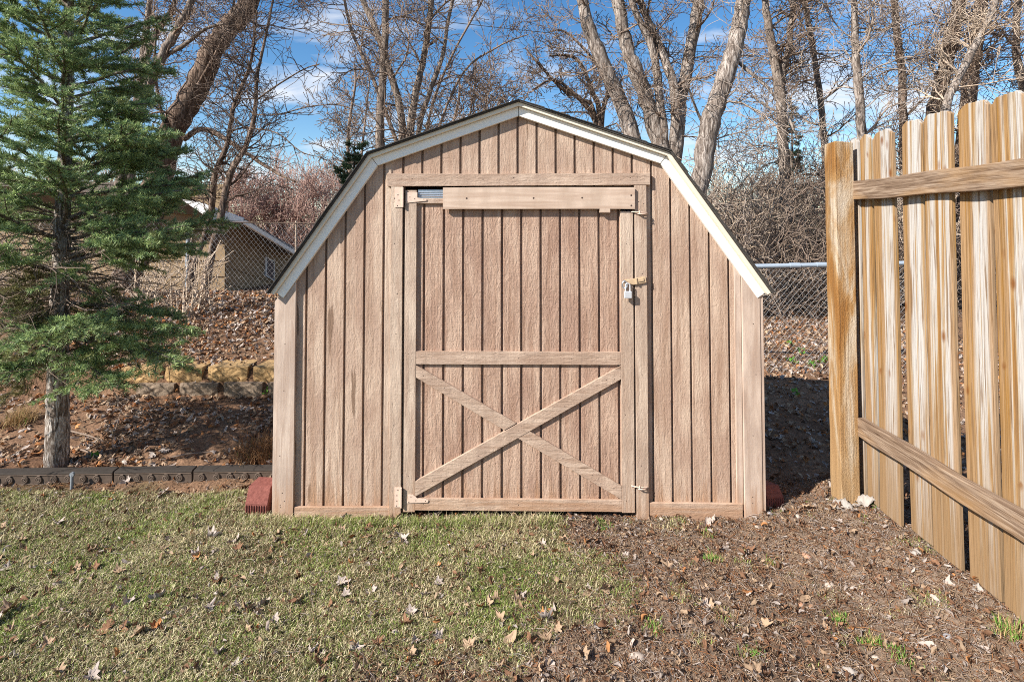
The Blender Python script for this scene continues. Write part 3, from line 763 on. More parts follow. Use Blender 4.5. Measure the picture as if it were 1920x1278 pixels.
# multi-stem clump above the left roof slope
tree('many stemmed bare tree rising behind the left roof slope', 9.5,
     [[(715, 330), (712, 240), (718, 150), (722, 60), (724, -70), [9, 8, 7.5, 7, 6]],
      [(750, 320), (752, 215), (726, 120), (706, 60), (680, 0), (655, -70), [9, 7, 6.5, 6, 5, 4]],
      [(762, 315), (775, 195), (794, 110), (804, 40), (814, -60), [8, 7, 6, 6, 5]],
      [(775, 320), (790, 220), (828, 110), (840, 40), (862, -60), [6, 5, 4, 3.5, 3]]], 'bark_mid', 'twig_brown', 8, 2, 1.5, start=.2)
tree('thin whippy bare tree left of the shed peak, long shoots leaning right', 10.5,
     [[(790, 330), (810, 200), (850, 100), (905, 0), (930, -60), [3, 2.6, 2.2, 1.8, 1.4]], [(760, 330), (700, 150), (660, 60), (640, -30), [4, 3.5, 3, 2.2]], [(800, 330), (860, 150), (930, 90), (990, 65), [3, 2.2, 1.6, 1]]], 'twig_brown', 'twig_brown', 9, 2, 1.1, start=.2)
for i, (px, top, lab) in enumerate(((855, 140, 'low fine twigged bare tree just left of the shed peak'), (905, 165, 'low fine twigged bare tree over the left half of the shed gable'), (660, 120, 'fine twigged bare tree at the left end of the shed roof'))):
    tree(lab, 13+i, [[(px, 380), (px-8, 260), (px+6, top+40), (px+4, top), [4, 3, 2.2, 1.4]], [(px+12, 360), (px+22, 250), (px+34, top+20), [3, 2, 1.2]]], 'twig_brown', 'twig_brown', 13, 2, 1.4, start=.15)
# gnarled oak behind the shed peak
tree('gnarled dark limbed tree behind the right roof slope', 11.5,
     [[(1128, 330), (1120, 240), (1092, 190), (1050, 162), (1010, 120), (985, 90), [5, 5, 4.5, 3.5, 2.5, 1.5]], [(1118, 235), (1085, 185), (1040, 150), (1000, 168), [4, 3.5, 2.5, 1.5]], [(1125, 240), (1110, 170), (1080, 110), (1030, 105), [5, 4, 3, 1.6]], [(1128, 240), (1140, 170), (1110, 110), (1060, 60), (1030, 60), [5, 4, 3, 2, 1.4]]],
     'bark_dark', 'twig_brown', 6, 2, 1.2, opt=dict(wob=.3), start=.25)
# pale clump right of centre
tree('tall clump of pale trunks with peeling bark fanning out right of the peak', 8.6,
     [[(1200, 330), (1168, 205), (1132, 120), (1102, 45), (1085, -40), (1070, -130), [16, 14, 13, 12, 11, 9]],
      [(1242, 330), (1222, 220), (1190, 130), (1168, 60), (1152, -40), (1135, -130), [17, 15, 13, 12, 11, 9]],
      [(1246, 330), (1236, 180), (1222, 90), (1190, 20), (1165, -60), [9, 8, 7, 6, 5]],
      [(1255, 330), (1268, 195), (1245, 110), (1215, 40), (1190, -20), [11, 9, 8, 7, 5]],
      [(1262, 330), (1276, 190), (1298, 80), (1313, -20), (1330, -120), [13, 12, 11, 11, 9]]], 'bark_grey', 'twig_brown', 9, 2, 1.2, start=.3,
      limbs=[[(1245, 110), (1232, 70), (1205, 45), [4, 3, 2]]])
tree('thickest pale trunk leaning right, standing just right of the shed roof', 7.6,
     [[(1292, 470), (1312, 335), (1336, 215), (1368, 120), (1388, 40), (1398, -40), (1415, -140), [20, 18, 18, 16, 14, 12, 11]]], 'bark_grey', 'twig_grey', 10, 2, 1.2, start=.25,
     limbs=[[(1378, 110), (1405, 135), (1440, 165), (1475, 215), (1495, 260), [3, 3.5, 3, 2.4, 1.6]], [(1325, 250), (1300, 190), (1285, 150), [3, 2.4, 1.5]]])
right = [
 ('forked brown tree above the thicket, left of the fence post', 10.5, [[(1475, 420), (1468, 260), (1462, 175), (1448, 90), (1432, -10), (1425, -90), [11, 9, 9, 8, 6, 5]], [(1464, 180), (1478, 95), (1486, 20), (1500, -70), [7, 6, 5, 4]]], 'bark_mid', 'twig_brown'),
 ('thin dark tree behind the thicket, directly above the fence post', 11.5, [[(1550, 420), (1545, 260), (1530, 130), (1515, 40), (1500, -50), [6, 6, 5, 5, 4]]], 'bark_mid', 'twig_brown'),
 ('upright slender tree with a knobbly crown above the first pickets', 9.5, [[(1625, 420), (1615, 230), (1606, 120), (1602, 30), (1600, -70), [9, 8, 7, 6, 5]]], 'bark_grey', 'twig_grey'),
 ('dark straight tree behind the middle of the picket fence', 12.0, [[(1698, 420), (1693, 240), (1690, 130), (1680, 50), (1672, -50), [8, 7, 6.5, 6, 5]]], 'bark_dark', 'twig_brown'),
 ('stout dark tree leaning right behind the right end of the fence', 10.0, [[(1735, 420), (1752, 220), (1772, 130), (1790, 50), (1806, -40), [15, 13, 12, 11, 9]]], 'bark_dark', 'twig_brown'),
 ('tan limbed tree bending right near the top right corner', 8.8, [[(1770, 420), (1772, 215), (1805, 130), (1842, 60), (1872, -10), (1900, -90), [9, 8, 7, 6, 5, 4]]], 'bark_grey', 'twig_tan'),
 ('broad dark tree between the two right hand limbs', 11.0, [[(1800, 420), (1815, 180), (1828, 90), (1842, -10), (1850, -90), [14, 13, 11, 10, 8]]], 'bark_dark', 'twig_dark'),
 ('outermost bare tree past the right end of the picket fence', 11.5, [[(1935, 400), (1925, 200), (1905, 90), (1915, -50), [9, 8, 6, 4]]], 'bark_mid', 'twig_brown'),
]
for lab, d, st, bk, tw in right: tree(lab, d, st, bk, tw, 21, 2, 1.45, start=.12)
# far crowns on the left horizon
for i, (px, top, d, lab) in enumerate(((450, 345, 24, 'distant brown bare tree just right of the house roof'), (515, 355, 26, 'distant reddish bare tree between house roof and shed'), (585, 350, 25, 'distant reddish bare tree touching the shed roof edge'), (635, 330, 28, 'distant bare tree half hidden by the shed eave'), (150, 330, 26, 'distant bare tree glimpsed left through the evergreen'))):
    tree(lab, d, [[(px, 560), (px-3, 470), (px+4, 410), (px, top+10), [4, 3.4, 2.6, 1.2]], [(px+3, 480), (px+18, 420), (px+26, top+20), [2.6, 2, 1]], [(px-2, 480), (px-18, 420), (px-26, top+24), [2.6, 2, 1]]],
         'twig_red', 'twig_red', 14, 2, 2.4, start=.2, px_r=.38, opt=dict(up=.12))
for i, (px, top, d, lab) in enumerate(((1385, 380, 22, 'distant bare tree low behind the thick pale trunk'), (1460, 350, 24, 'distant bare tree seen through the thicket'), (1530, 360, 23, 'distant bare tree behind the wooden post'))):
    tree(lab, d, [[(px, 640), (px-3, 520), (px+4, 440), (px, top+10), [4, 3.4, 2.6, 1.2]], [(px+3, 520), (px+22, 440), (px+32, top+20), [2.6, 2, 1]], [(px-2, 520), (px-22, 430), (px-32, top+24), [2.6, 2, 1]]],
         'twig_brown', 'twig_brown', 14, 2, 2.6, start=.15, px_r=.38)
# thicket shrubs
def shrub(px, pyb, d, h, n, label, twig='twig_grey', spread=.55, lev=2, name='bare_shrub', px_r=.5, o=None):
    p = P(px, pyb, d); zg = g1(p.x, p.y); root = thing(name, (p.x, p.y, zg), label, 'shrub'); segs = []
    oo = dict(wob=.40, up=.05, seg=.4, kids=[0, 1.3, 1.2], spread=1.1)
    if o: oo.update(o)
    for k in range(n):
        dd = Vector((random.gauss(0, spread), random.gauss(0, spread), 1)).normalized()
        grow(segs, Vector((p.x+random.gauss(0, .10), p.y+random.gauss(0, .10), zg-.03)), dd, h*random.uniform(.6, 1.1), d*random.uniform(1.2, 2.2)/F, lev, d*px_r/F, oo)
    V, T = frusta(segs, 3); link('stems', npmesh('stems', V, T, None, True), M[twig], root)
    return root
for a in ((1335, 560, 8.4, 2.9, 7, 'tangled grey shrub at the foot of the thickest pale trunk', 'twig_grey'), (1400, 560, 8.8, 3.1, 7, 'dense tan twigged shrub left of the chain-link gap', 'twig_tan'),
          (1455, 560, 8.2, 3.3, 7, 'tallest tangled shrub above the grey pipe rail', 'twig_brown'), (1505, 560, 9.0, 3.3, 7, 'tan tangled shrub behind the pipe rail', 'twig_tan'),
          (1545, 560, 8.4, 3.0, 9, 'brown shrub touching the wooden post', 'twig_dark'), (1375, 500, 10.5, 2.6, 6, 'brown shrub rising behind the right roof edge', 'twig_brown'),
          (1590, 560, 9.6, 2.6, 8, 'grey shrub behind the first pickets', 'twig_grey'), (1660, 560, 9.8, 2.7, 8, 'brown shrub behind the middle pickets', 'twig_brown'), (1750, 560, 9.8, 2.8, 8, 'brown shrub behind the right hand pickets', 'twig_brown'), (1310, 560, 9.8, 2.6, 5, 'brown shrub behind the roof break on the right', 'twig_brown')):
    shrub(*a)
for a in ((1480, 560, 10.8, 4.0, 7, 'pale tall shrub filling the gap above the pipe rail', 'twig_tan'), (1425, 560, 11.2, 4.0, 6, 'grey tall shrub behind the dense tan one', 'twig_grey'), (1535, 560, 11, 4.2, 6, 'grey tall shrub beside the forked brown tree', 'twig_grey')): shrub(*a)
# stems on the left bank
shrub(352, 612, 5.4, .62, 11, 'clump of pale upright stems on the leafy bank', 'twig_tan', .22, 1, px_r=.6, o=dict(wob=.08))
shrub(275, 590, 5.6, .6, 10, 'pale bare stems on the bank below the house wall', 'twig_tan', .25, 1, px_r=.6, o=dict(wob=.1))
shrub(235, 560, 6.0, .7, 9, 'dry tangle of stems behind the evergreen trunk', 'twig_tan', .4, 1, px_r=.6)
shrub(60, 560, 5.6, .8, 12, 'dry twiggy shrub at the far left edge behind the evergreen', 'twig_tan', .5, 2, px_r=.5)
# ------------------------------------------------------------------ conifers
def needles(tw, per_m, ln, wd, cols, seed=0):
    """tw: list of (p0,p1) twig segments"""
    a = np.array([(*p, *q) for p, q in tw]); p0 = a[:, :3]; d = a[:, 3:]-p0; L = np.linalg.norm(d, axis=1); t = d/np.maximum(L, 1e-6)[:, None]
    cnt = np.maximum(1, (L*per_m).astype(int)); ii = np.repeat(np.arange(len(a)), cnt); n = len(ii)
    f = rng.random(n); base = p0[ii]+d[ii]*f[:, None]
    rnd = rng.normal(size=(n, 3)); rnd[:, 2] += .35; tt = t[ii]
    rnd -= (rnd*tt).sum(1, keepdims=True)*tt; rnd /= np.linalg.norm(rnd, axis=1, keepdims=True)
    nd = rnd*.85+tt*.6; nd /= np.linalg.norm(nd, axis=1, keepdims=True)
    w = np.cross(nd, rng.normal(size=(n, 3))); w /= np.linalg.norm(w, axis=1, keepdims=True)
    l = ln*(.7+.6*rng.random(n))[:, None]
    V = np.stack([base-w*wd/2, base+w*wd/2, base+nd*l*.7+w*wd*.35, base+nd*l, base+nd*l*.7-w*wd*.35], 1).reshape(-1, 3)
    b = np.arange(n)[:, None]*5; T = np.concatenate([b+[0, 1, 2], b+[0, 2, 4], b+[4, 2, 3]], 1).reshape(-1, 3)
    c = np.array(cols); cc = c[0]+(c[1]-c[0])*rng.random((n, 1)); tn = rng.random(len(a))[ii][:, None]
    cc = cc*(.75+.5*tn)
    old = (rng.random(len(a)) < .10)[ii][:, None]; cc = np.where(old, cc*.6+np.array([.14, .09, .03])*.5, cc)
    return V, T, np.repeat(cc, 5, 0)
def conifer_branch(tw, wood, p, d, L, droop, r, side_n=9, dense=True, twig=.5):
    n = 8; pts = [p]; d = d.normalized()
    for i in range(n):
        t = (i+1)/n
        d = (d+Vector((0, 0, droop*(.9-1.7*t)))+rv(.05)).normalized(); q = pts[-1]+d*L/n
        wood.append((*pts[-1], *q, r*(1-.8*(i/n)), r*(1-.8*t))); pts.append(q)
        if t > .3: tw.append((pts[-2], q))
    for k in range(side_n):
        f = .18+.80*(k+random.random()*.8)/side_n; i = min(n-1, int(f*n)); b = pts[i].lerp(pts[i+1], f*n-i); ax = (pts[i+1]-pts[i]).normalized()
        for sd in (-1, 1):
            if random.random() < .12 or (f < .35 and random.random() < .5): continue
            sv = ax.cross(Vector((0, 0, 1))).normalized()*sd
            dd = (ax*random.uniform(.6, 1.1)+sv*random.uniform(.4, 1.0)+Vector((0, 0, random.uniform(-.55, .45)))).normalized()
            l = L*twig*(1-f)*random.uniform(.6, 1.05)+.06
            q0 = b; m = 3
            for j in range(m):
                dd = (dd+Vector((0, 0, -.14+.16*j))+rv(.09)).normalized(); q1 = q0+dd*l/m
                wood.append((*q0, *q1, r*.25, r*.15)); 
                if f > .3 or j > 0: tw.append((q0, q1))
                if l > .09:
                    for s2 in (-1, 1):
                        if random.random() < .75:
                            s3 = dd.cross(Vector((0, 0, 1))).normalized()*s2
                            e = q1+(dd*.8+s3*.8+Vector((0, 0, random.uniform(-.2, .2)))).normalized()*l*.36*random.uniform(.6, 1.1); tw.append((q1, e))
                q0 = q1
def spruce():
    d = 3.14; p = P(105, 880, d); bx, by = p.x, p.y; zb = g1(bx, by)
    root = thing('spruce_tree', (bx, by, zb), 'blue green spruce with a bare lower trunk in the bed left of the shed', 'spruce tree')
    mb = MB(); top = 4.6
    pts = [Vector((bx, by, zb-.08)), Vector((bx+.003, by, zb+.25)), Vector((bx-.006, by, .75)), Vector((bx-.002, by, 1.3)), Vector((bx-.01, by+.02, 2.2)), Vector((bx, by, 3.3)), Vector((bx, by, top))]
    ps = smooth_path(pts, 12); m = len(ps); rs = np.interp(np.linspace(0, 1, m), [0, .05, .2, .5, 1], [.068, .061, .055, .042, .006])
    mb.tube([q+rv(.0015) for q in ps], [float(r)*(1+random.uniform(-.05, .05)) for r in rs], 18)
    tw = []; wood = []; dead = []
    z = 1.22
    while z < top-.1:
        Rz = .93*(top-z)/(top-.9); k = 6 if z < 3 else 5; a0 = random.random()*6.28
        for i in range(k):
            a = a0+i*6.283/k+random.uniform(-.3, .3)
            dd = Vector((math.cos(a), math.sin(a), .18+.16*(z-1)/2))
            zz = z+random.uniform(-.06, .06)
            L = Rz*random.uniform(.78, 1.12)*(.5 if dd.x < -.45 and z < 2.3 else 1)  # unseen lower left branches shortened so sun reaches the block wall
            conifer_branch(tw, wood, Vector((bx, by, zz)), dd, L, .16-.03*(z-1), .012*min(1, L/.6)+.002, side_n=max(5, int(11*min(1, L/.7))))
        z += random.uniform(.09, .17)
    # the long low branches of the photograph, by where their tips hang
    for (tx, ty, ty_, zo) in ((335, 705, 2.95, .80), (375, 655, 3.05, .92), (250, 735, 2.85, .72), (300, 690, 2.75, .80), (330, 610, 3.2, 1.0), (20, 720, 2.85, .80), (-40, 690, 2.85, .90), (60, 640, 2.8, .95), (375, 487, 3.05, 1.30), (340, 510, 2.85, 1.22), (-60, 600, 3.0, 1.0), (200, 650, 2.7, .9), (345, 355, 3.05, 1.60), (310, 300, 2.95, 1.78)):
        tip = P(tx, ty, ty_); b = Vector((bx, by, zo)); v = tip-b
        conifer_branch(tw, wood, b, v.normalized()+Vector((0, 0, .05)), v.length*1.04, .07, .013, side_n=11, twig=.42)
    olive = []
    for (tx, ty, Y_, zo) in ((10, 700, 3.3, .85), (-30, 640, 3.2, .95), (60, 600, 3.6, 1.0), (20, 560, 3.4, 1.1), (170, 600, 3.5, 1.0), (230, 560, 3.4, 1.1), (-60, 740, 3.0, .85), (200, 690, 3.3, .85), (40, 520, 2.9, 1.15), (-20, 570, 2.8, 1.1), (70, 660, 3.5, .95), (20, 760, 3.2, .8), (-50, 660, 3.5, .95), (150, 540, 3.4, 1.15), (260, 590, 3.3, 1.0), (50, 610, 2.85, 1.0)):
        b = Vector((bx, by, zo)); v = P(tx, ty, Y_)-b; conifer_branch(olive, wood, b, v.normalized(), v.length, .02, .009, side_n=9, twig=.5)
    for k in range(60):     # dead bare lower limbs
        zz = random.uniform(.62, 1.5); a = random.uniform(0, 6.28)
        grow(dead, Vector((bx, by, zz)), Vector((math.cos(a), math.sin(a), random.uniform(-.25, .15))), random.uniform(.3, .75), .006, 2, .0014, dict(wob=.12, up=-.02, seg=.3, kids=[0, .9, .8], spread=.9))
    mb.build('trunk', M['bark_spruce'], root)
    V, T = frusta(wood, 5); link('branches', npmesh('branches', V, T, None, True), M['bark_mid'], root)
    V, T = frusta(dead, 4); link('dead_branches', npmesh('dead_branches', V, T, None, True), M['twig_brown'], root)
    V, T, c = needles(tw, 850, .024, .0030, [(.055, .125, .06), (.48, .58, .23)])
    link('crown', npmesh('crown', V, T, c), M['needles'], root)
    V, T, c = needles(olive, 560, .022, .0026, [(.10, .10, .035), (.28, .26, .10)]); link('browning_foliage', npmesh('browning_foliage', V, T, c), M['needles'], root)
    print('spruce needles', len(T)//3, 'twigs', len(tw))
spruce()
def far_conifer(px, pyb, d, top, wid, label, cols, name='conifer_tree', bare=.2):
    p = P(px, pyb, d); zg = g1(p.x, p.y); zt = P(px, top, d).z
    root = thing(name, (p.x, p.y, zg), label, 'conifer'); tw = []; wood = []
    wood.append((p.x, p.y, zg-.1, p.x, p.y, zt, .07, .01))
    hh = zt-zg; z = zg+bare*hh
    while z < zt:
        f = (zt-z)/hh; a0 = random.random()*6.28
        for i in range(random.choice((1, 2, 3))):
            a = a0+i*2.1+random.uniform(-.9, .9); conifer_branch(tw, wood, Vector((p.x, p.y, z)), Vector((math.cos(a), math.sin(a), .1)), max(.2, wid*(f*.9+.15))*random.uniform(.25, 1.25), random.uniform(-.1, .2), .012, 6)
        z += hh*.03*random.uniform(.4, 1.6)
    V, T = frusta(wood, 4); link('trunk', npmesh('trunk', V, T, None, True), M['bark_dark'], root)
    V, T, c = needles(tw, 260, .05, .009, cols); link('crown', npmesh('crown', V, T, c), M['needles'], root)
far_conifer(1490, 560, 13, 190, .9, 'dark conifer buried in the thicket above the pipe rail', [(.02, .04, .022), (.06, .09, .045)])
far_conifer(662, 560, 8.5, 268, .8, 'small dark conifer peeping past the left roof edge of the shed', [(.03, .06, .03), (.08, .13, .06)], bare=.45)
# ------------------------------------------------------------------ house behind the bank
def mk_panel(name, c):
    m = Mat(name, .85, .2); n = m.noise(m.coord((3, 3, 3)), 1, 6, .65); f = m.noise(m.coord((40, 40, 8)), 1, 4, .6)
    m.color(m.mix(m.ramp(n, [(.35, 0.), (.65, 1.)]), [k*.82 for k in c], c)); m.bump(f, .3, .01); return m.m
M['house_wall'] = mk_panel('house_siding', (.34, .24, .14)); M['house_white'] = simple('house_white_trim', (.80, .80, .78), .6, .06, 3)
M['house_roof'] = simple('house_roof_shingle', (.16, .13, .11), .9, .3, 40); M['glass'] = simple('window_glass', (.06, .075, .10), .12, .2, 2)
HD = 11.0
hc0 = P(422, 545, HD); zb_ = -.15
house = thing('house', (hc0.x, hc0.y, 0), 'tan sided neighbour house with white eaves beyond the leafy bank', 'house')
lx = P(-260, 500, HD).x
mb = MB()
rows = [P(300, py, HD).z for py in (550, 520, 490, 457, 426, 398, 372, 345)]
rows[0] = zb_
wl_top = P(300, 356, HD).z
for a, b in zip(rows[:-1], rows[1:]): mb.box(lx, hc0.x-.001, HD-.02, HD+.03, a+.022, b-.012)
mb.box(lx, hc0.x-.001, HD+.02, HD+.08, zb_, rows[-1]); mb.build('wall', M['house_wall'], house, .003)
# right hand wall, receding and in its own shade; boards follow the slope of the eave
rx, ry = P(575, 500, 13.8).x, 13.8
dirv = Vector((rx-hc0.x, ry-HD, 0)); wl = dirv.length; dirv.normalize(); nv = Vector((dirv.y, -dirv.x, 0))
def hw(s, off, z): return Vector((hc0.x, HD, 0))+dirv*s+nv*off+Vector((0, 0, z))
mb = MB()
def slab(mb, quad, o0, o1):
    vs = [hw(s, o, z) for o in (o0, o1) for s, z in quad]; mb.add(vs, [(3, 2, 1, 0), (4, 5, 6, 7)]+[(i, (i+1) % 4, (i+1) % 4+4, i+4) for i in range(4)])
zt_l = P(422, 405, HD).z; zt_r = P(575, 500, 13.8).z
slab(mb, [(0.001, zb_), (wl, zb_), (wl, zt_r), (0.001, zt_l)], -.06, 0)
sl = -.33
for k in range(9):
    z0 = zt_l-.05-k*.34
    slab(mb, [(0.002, z0-.30), (wl, z0-.30+sl*wl), (wl, z0+sl*wl), (0.002, z0)], .0005, .022) if z0+sl*wl > zb_-2 else None
mb.build('wall', M['house_wall'], house)
s0_, s1_ = None, None
wq = []
for px, py in ((496, 481), (512, 489), (512, 527), (496, 517)):
    a = (px-960)/F; # intersect the ray with the receding wall plane
    s = (a*HD-hc0.x)/(dirv.x-a*dirv.y); Y = HD+dirv.y*s; wq.append((s, P(px, py, Y).z))
win = MB(); slab(win, wq, .023, .06); wf = win.build('window', M['house_white'], house)
cq = (sum(q_[0] for q_ in wq)/4, sum(q_[1] for q_ in wq)/4); iq = [(cq[0]+(a-cq[0])*.74, cq[1]+(b-cq[1])*.86) for a, b in wq]
pn = MB(); slab(pn, iq, .061, .07); pn.build('pane', M['glass'], wf)
# roof: pale soffit/fascia toward us and the falling eave on the right
def quad3(mb, pts, th=Vector((0, 0, .06))):
    n = len(pts); mb.add([Vector(p) for p in pts]+[Vector(p)+th for p in pts], [tuple(range(n-1, -1, -1)), tuple(range(n, 2*n))]+[(i, (i+1) % n, (i+1) % n+n, i+n) for i in range(n)])
mb = MB(); quad3(mb, [P(-260, 330, 10.3), P(250, 346, 10.3), P(355, 374, 10.3), P(458, 413, 10.3), P(556, 478, 12.8), P(556, 478, 12.8)+Vector((-1.7, 4, .0)), P(458, 413, 10.3)+Vector((-2.2, 4, .0)), P(355, 374, 10.3)+Vector((-2.6, 4, 0)), P(250, 346, 10.3)+Vector((-3, 4, 0)), P(-260, 330, 10.3)+Vector((-5, 4, 0))], Vector((0, 0, .03))); mb.build('roof', M['house_roof'], house)
mb = MB(); quad3(mb, [P(340, 374, 10.28), P(375, 379, 10.28), P(456, 409, 10.28), P(456, 417, 10.28), P(402, 416, 10.28)], Vector((0, .05, 0))); mb.build('gable_panel', M['house_white'], house)
mb = MB(); quad3(mb, [P(456, 413, 10.26), P(556, 474, 12.7), P(556, 481, 12.7), P(456, 421, 10.26)], Vector((.03, .05, 0))); mb.build('eave_board', M['house_white'], house)
dp = P(352, 480, HD-.06); MB().tube([(dp.x, dp.y, P(352, 420, HD).z), (dp.x, dp.y, zb_)], .04, 10).build('downpipe', M['galv_rail'], house)
# ------------------------------------------------------------------ chain-link fence
path = [(P(-150, 550, 6.8), P(-150, 415, 6.8)), (P(380, 553, 6.5), P(380, 416, 6.5)), (P(620, 556, 6.3), P(620, 419, 6.3)), (P(1330, 690, 5.25), P(1330, 501, 5.25)), (P(1760, 690, 5.25), P(1760, 492, 5.25))]
cl = thing('chain_link_fence', Vector((path[2][0].x, path[2][0].y, 0)), 'galvanised chain-link fence running behind the shed and along the bank', 'fence')
def cp(s):
    Ls = [0]
    for a, b in zip(path[:-1], path[1:]): Ls.append(Ls[-1]+(Vector((b[0].x, b[0].y))-Vector((a[0].x, a[0].y))).length)
    s = max(0, min(Ls[-1]-1e-6, s)); i = max(k for k in range(len(path)-1) if Ls[k] <= s); t = (s-Ls[i])/(Ls[i+1]-Ls[i])
    a, b = path[i], path[i+1]; p = a[1].lerp(b[1], t); return p.x, p.y, p.z, Ls
Ltot = cp(0)[3][-1]
u = .030; segs = []
ns = int(Ltot/u)
tops_ = [cp(i*u) for i in range(ns+1)]
gz = [float(z) for z in gh(np.array([t[0] for t in tops_]), np.array([t[1] for t in tops_]))]
for i in range(ns):
    a, b = tops_[i], tops_[i+1]
    if -1.05 < a[0] < 1.15: continue          # nothing of it shows behind the shed
    m = int((a[2]-gz[i]+.02)/u)+1; gm = 1.12
    for j in range(m):
        if (i+j) % 2 == 0: z0, z1 = -j, -(j+1)
        else: z0, z1 = -(j+1), -j
        w0 = random.gauss(0, .0022)
        segs.append((a[0], a[1]+w0, a[2]+z0*u*gm, b[0], b[1]-w0, b[2]+z1*u*gm, .0014, .0014))
V, T = frusta(segs, 3); link('wire_mesh', npmesh('wire_mesh', V, T), M['galv'], cl)
pts = [Vector(cp(s)[:3]) for s in np.linspace(cp(0)[3][3]-2, Ltot, 12)]
mb = MB(); mb.tube(pts, .023, 12)
for f in (1490, 1540): q_ = P(f, 499, 5.25); q_.z = float(np.interp(q_.x, [p_.x for p_ in pts], [p_.z for p_ in pts])); mb.tube([q_-Vector((.05, 0, 0)), q_+Vector((.05, 0, 0))], .027, 12)
mb.build('top_rail', M['galv_rail'], cl)
pts = [Vector(cp(s)[:3]) for s in np.linspace(0, cp(0)[3][2], 14)]
MB().tube(pts, .008, 6).build('tension_wire', M['twig_dark'], cl)
for px, Y in ((554, 6.35),):
    q_ = P(px, 414, Y); MB().tube([(q_.x, q_.y+.02, .3), (q_.x, q_.y+.02, q_.z)], .011, 8).build('fence_post', M['twig_tan'], cl)
# ------------------------------------------------------------------ retaining wall blocks
def mk_block(ca, cb_, nm_):
    m = Mat(nm_, .95, .1); n = m.noise(m.coord((1, 1, 1), jitter=True), 38, 6, .72, .6); b = m.noise(m.coord(), 7, 3, .6)
    m.color(m.mix(m.ramp(b, [(.4, 0.), (.6, .4)]), m.ramp(n, [(.3, ca), (.7, cb_)]), [k*.7 for k in cb_])); m.bump(n, .8, .008); return m.m
M['block'] = mk_block((.20, .115, .05), (.56, .37, .18), 'tan_split_block'); M['block_grey'] = mk_block((.12, .085, .06), (.33, .25, .18), 'grey_split_block')
def block(px0, px1, py0, py1, Y, dep, label, seed):
    a = P(px0+4, py1, Y); b = P(px1-4, py0, Y); rr = random.Random(seed); mb = MB()
    n = 8; vs = []; fs = []
    for i in range(n+1):
        for j in range(6):
            u_ = i/n; v_ = j/5; e = .003 if (0 < i < n and 0 < j < 5) else 0
            y = Y+(.006 if i in (0, n) else 0)+(.002 if j in (0, 5) else 0)-e+rr.uniform(-.005, .004)
            vs.append((a.x+(b.x-a.x)*u_, y, a.z+(b.z-a.z)*v_))
    for i in range(n):
        for j in range(5): fs.append((i*6+j, (i+1)*6+j, (i+1)*6+j+1, i*6+j+1))
    nb = len(vs); w = (b.x-a.x)
    vs += [(a.x+w*.06, Y+dep, a.z), (b.x-w*.06, Y+dep, a.z), (b.x-w*.06, Y+dep, b.z), (a.x+w*.06, Y+dep, b.z)]
    fs += [tuple([i*6+5 for i in range(n+1)]+[nb+2, nb+3]), tuple([i*6 for i in range(n, -1, -1)]+[nb, nb+1]), tuple([j for j in range(5, -1, -1)]+[nb+3][:0]+[nb, nb+3]), tuple([n*6+j for j in range(6)]+[nb+2, nb+1]), (nb, nb+3, nb+2, nb+1)]
    mb.add(vs, fs); o = mb.build('retaining_block', M['block' if py0 < 700 else 'block_grey'], None, origin=((a.x+b.x)/2, Y+dep/2, a.z)); tag(o, label, 'block', 'split face blocks of the low retaining wall')
for i, (x0, x1, y0, y1, Y, lab) in enumerate((
    (470, 545, 688, 717, 4.02, 'tan split face block in the upper course beside the shed corner'),
    (385, 467, 688, 717, 4.02, 'widest looking tan block in the upper course, second from the shed'),
    (305, 382, 689, 718, 4.02, 'tan upper course block partly behind the spruce branch'),
    (222, 302, 690, 719, 4.02, 'upper course block behind the spruce foliage, left end'),
    (498, 560, 718, 748, 3.98, 'grey lower course block meeting the shed corner'),
    (414, 495, 718, 748, 3.98, 'grey lower course block half buried in leaves, second from the shed'),
    (332, 411, 719, 748, 3.98, 'lower course block with a dark shaded side, third from the shed'),
    (250, 329, 720, 748, 3.98, 'lower course block hidden among spruce twigs at the left end'))): block(x0, x1, y0, y1, Y, .22, lab, i)
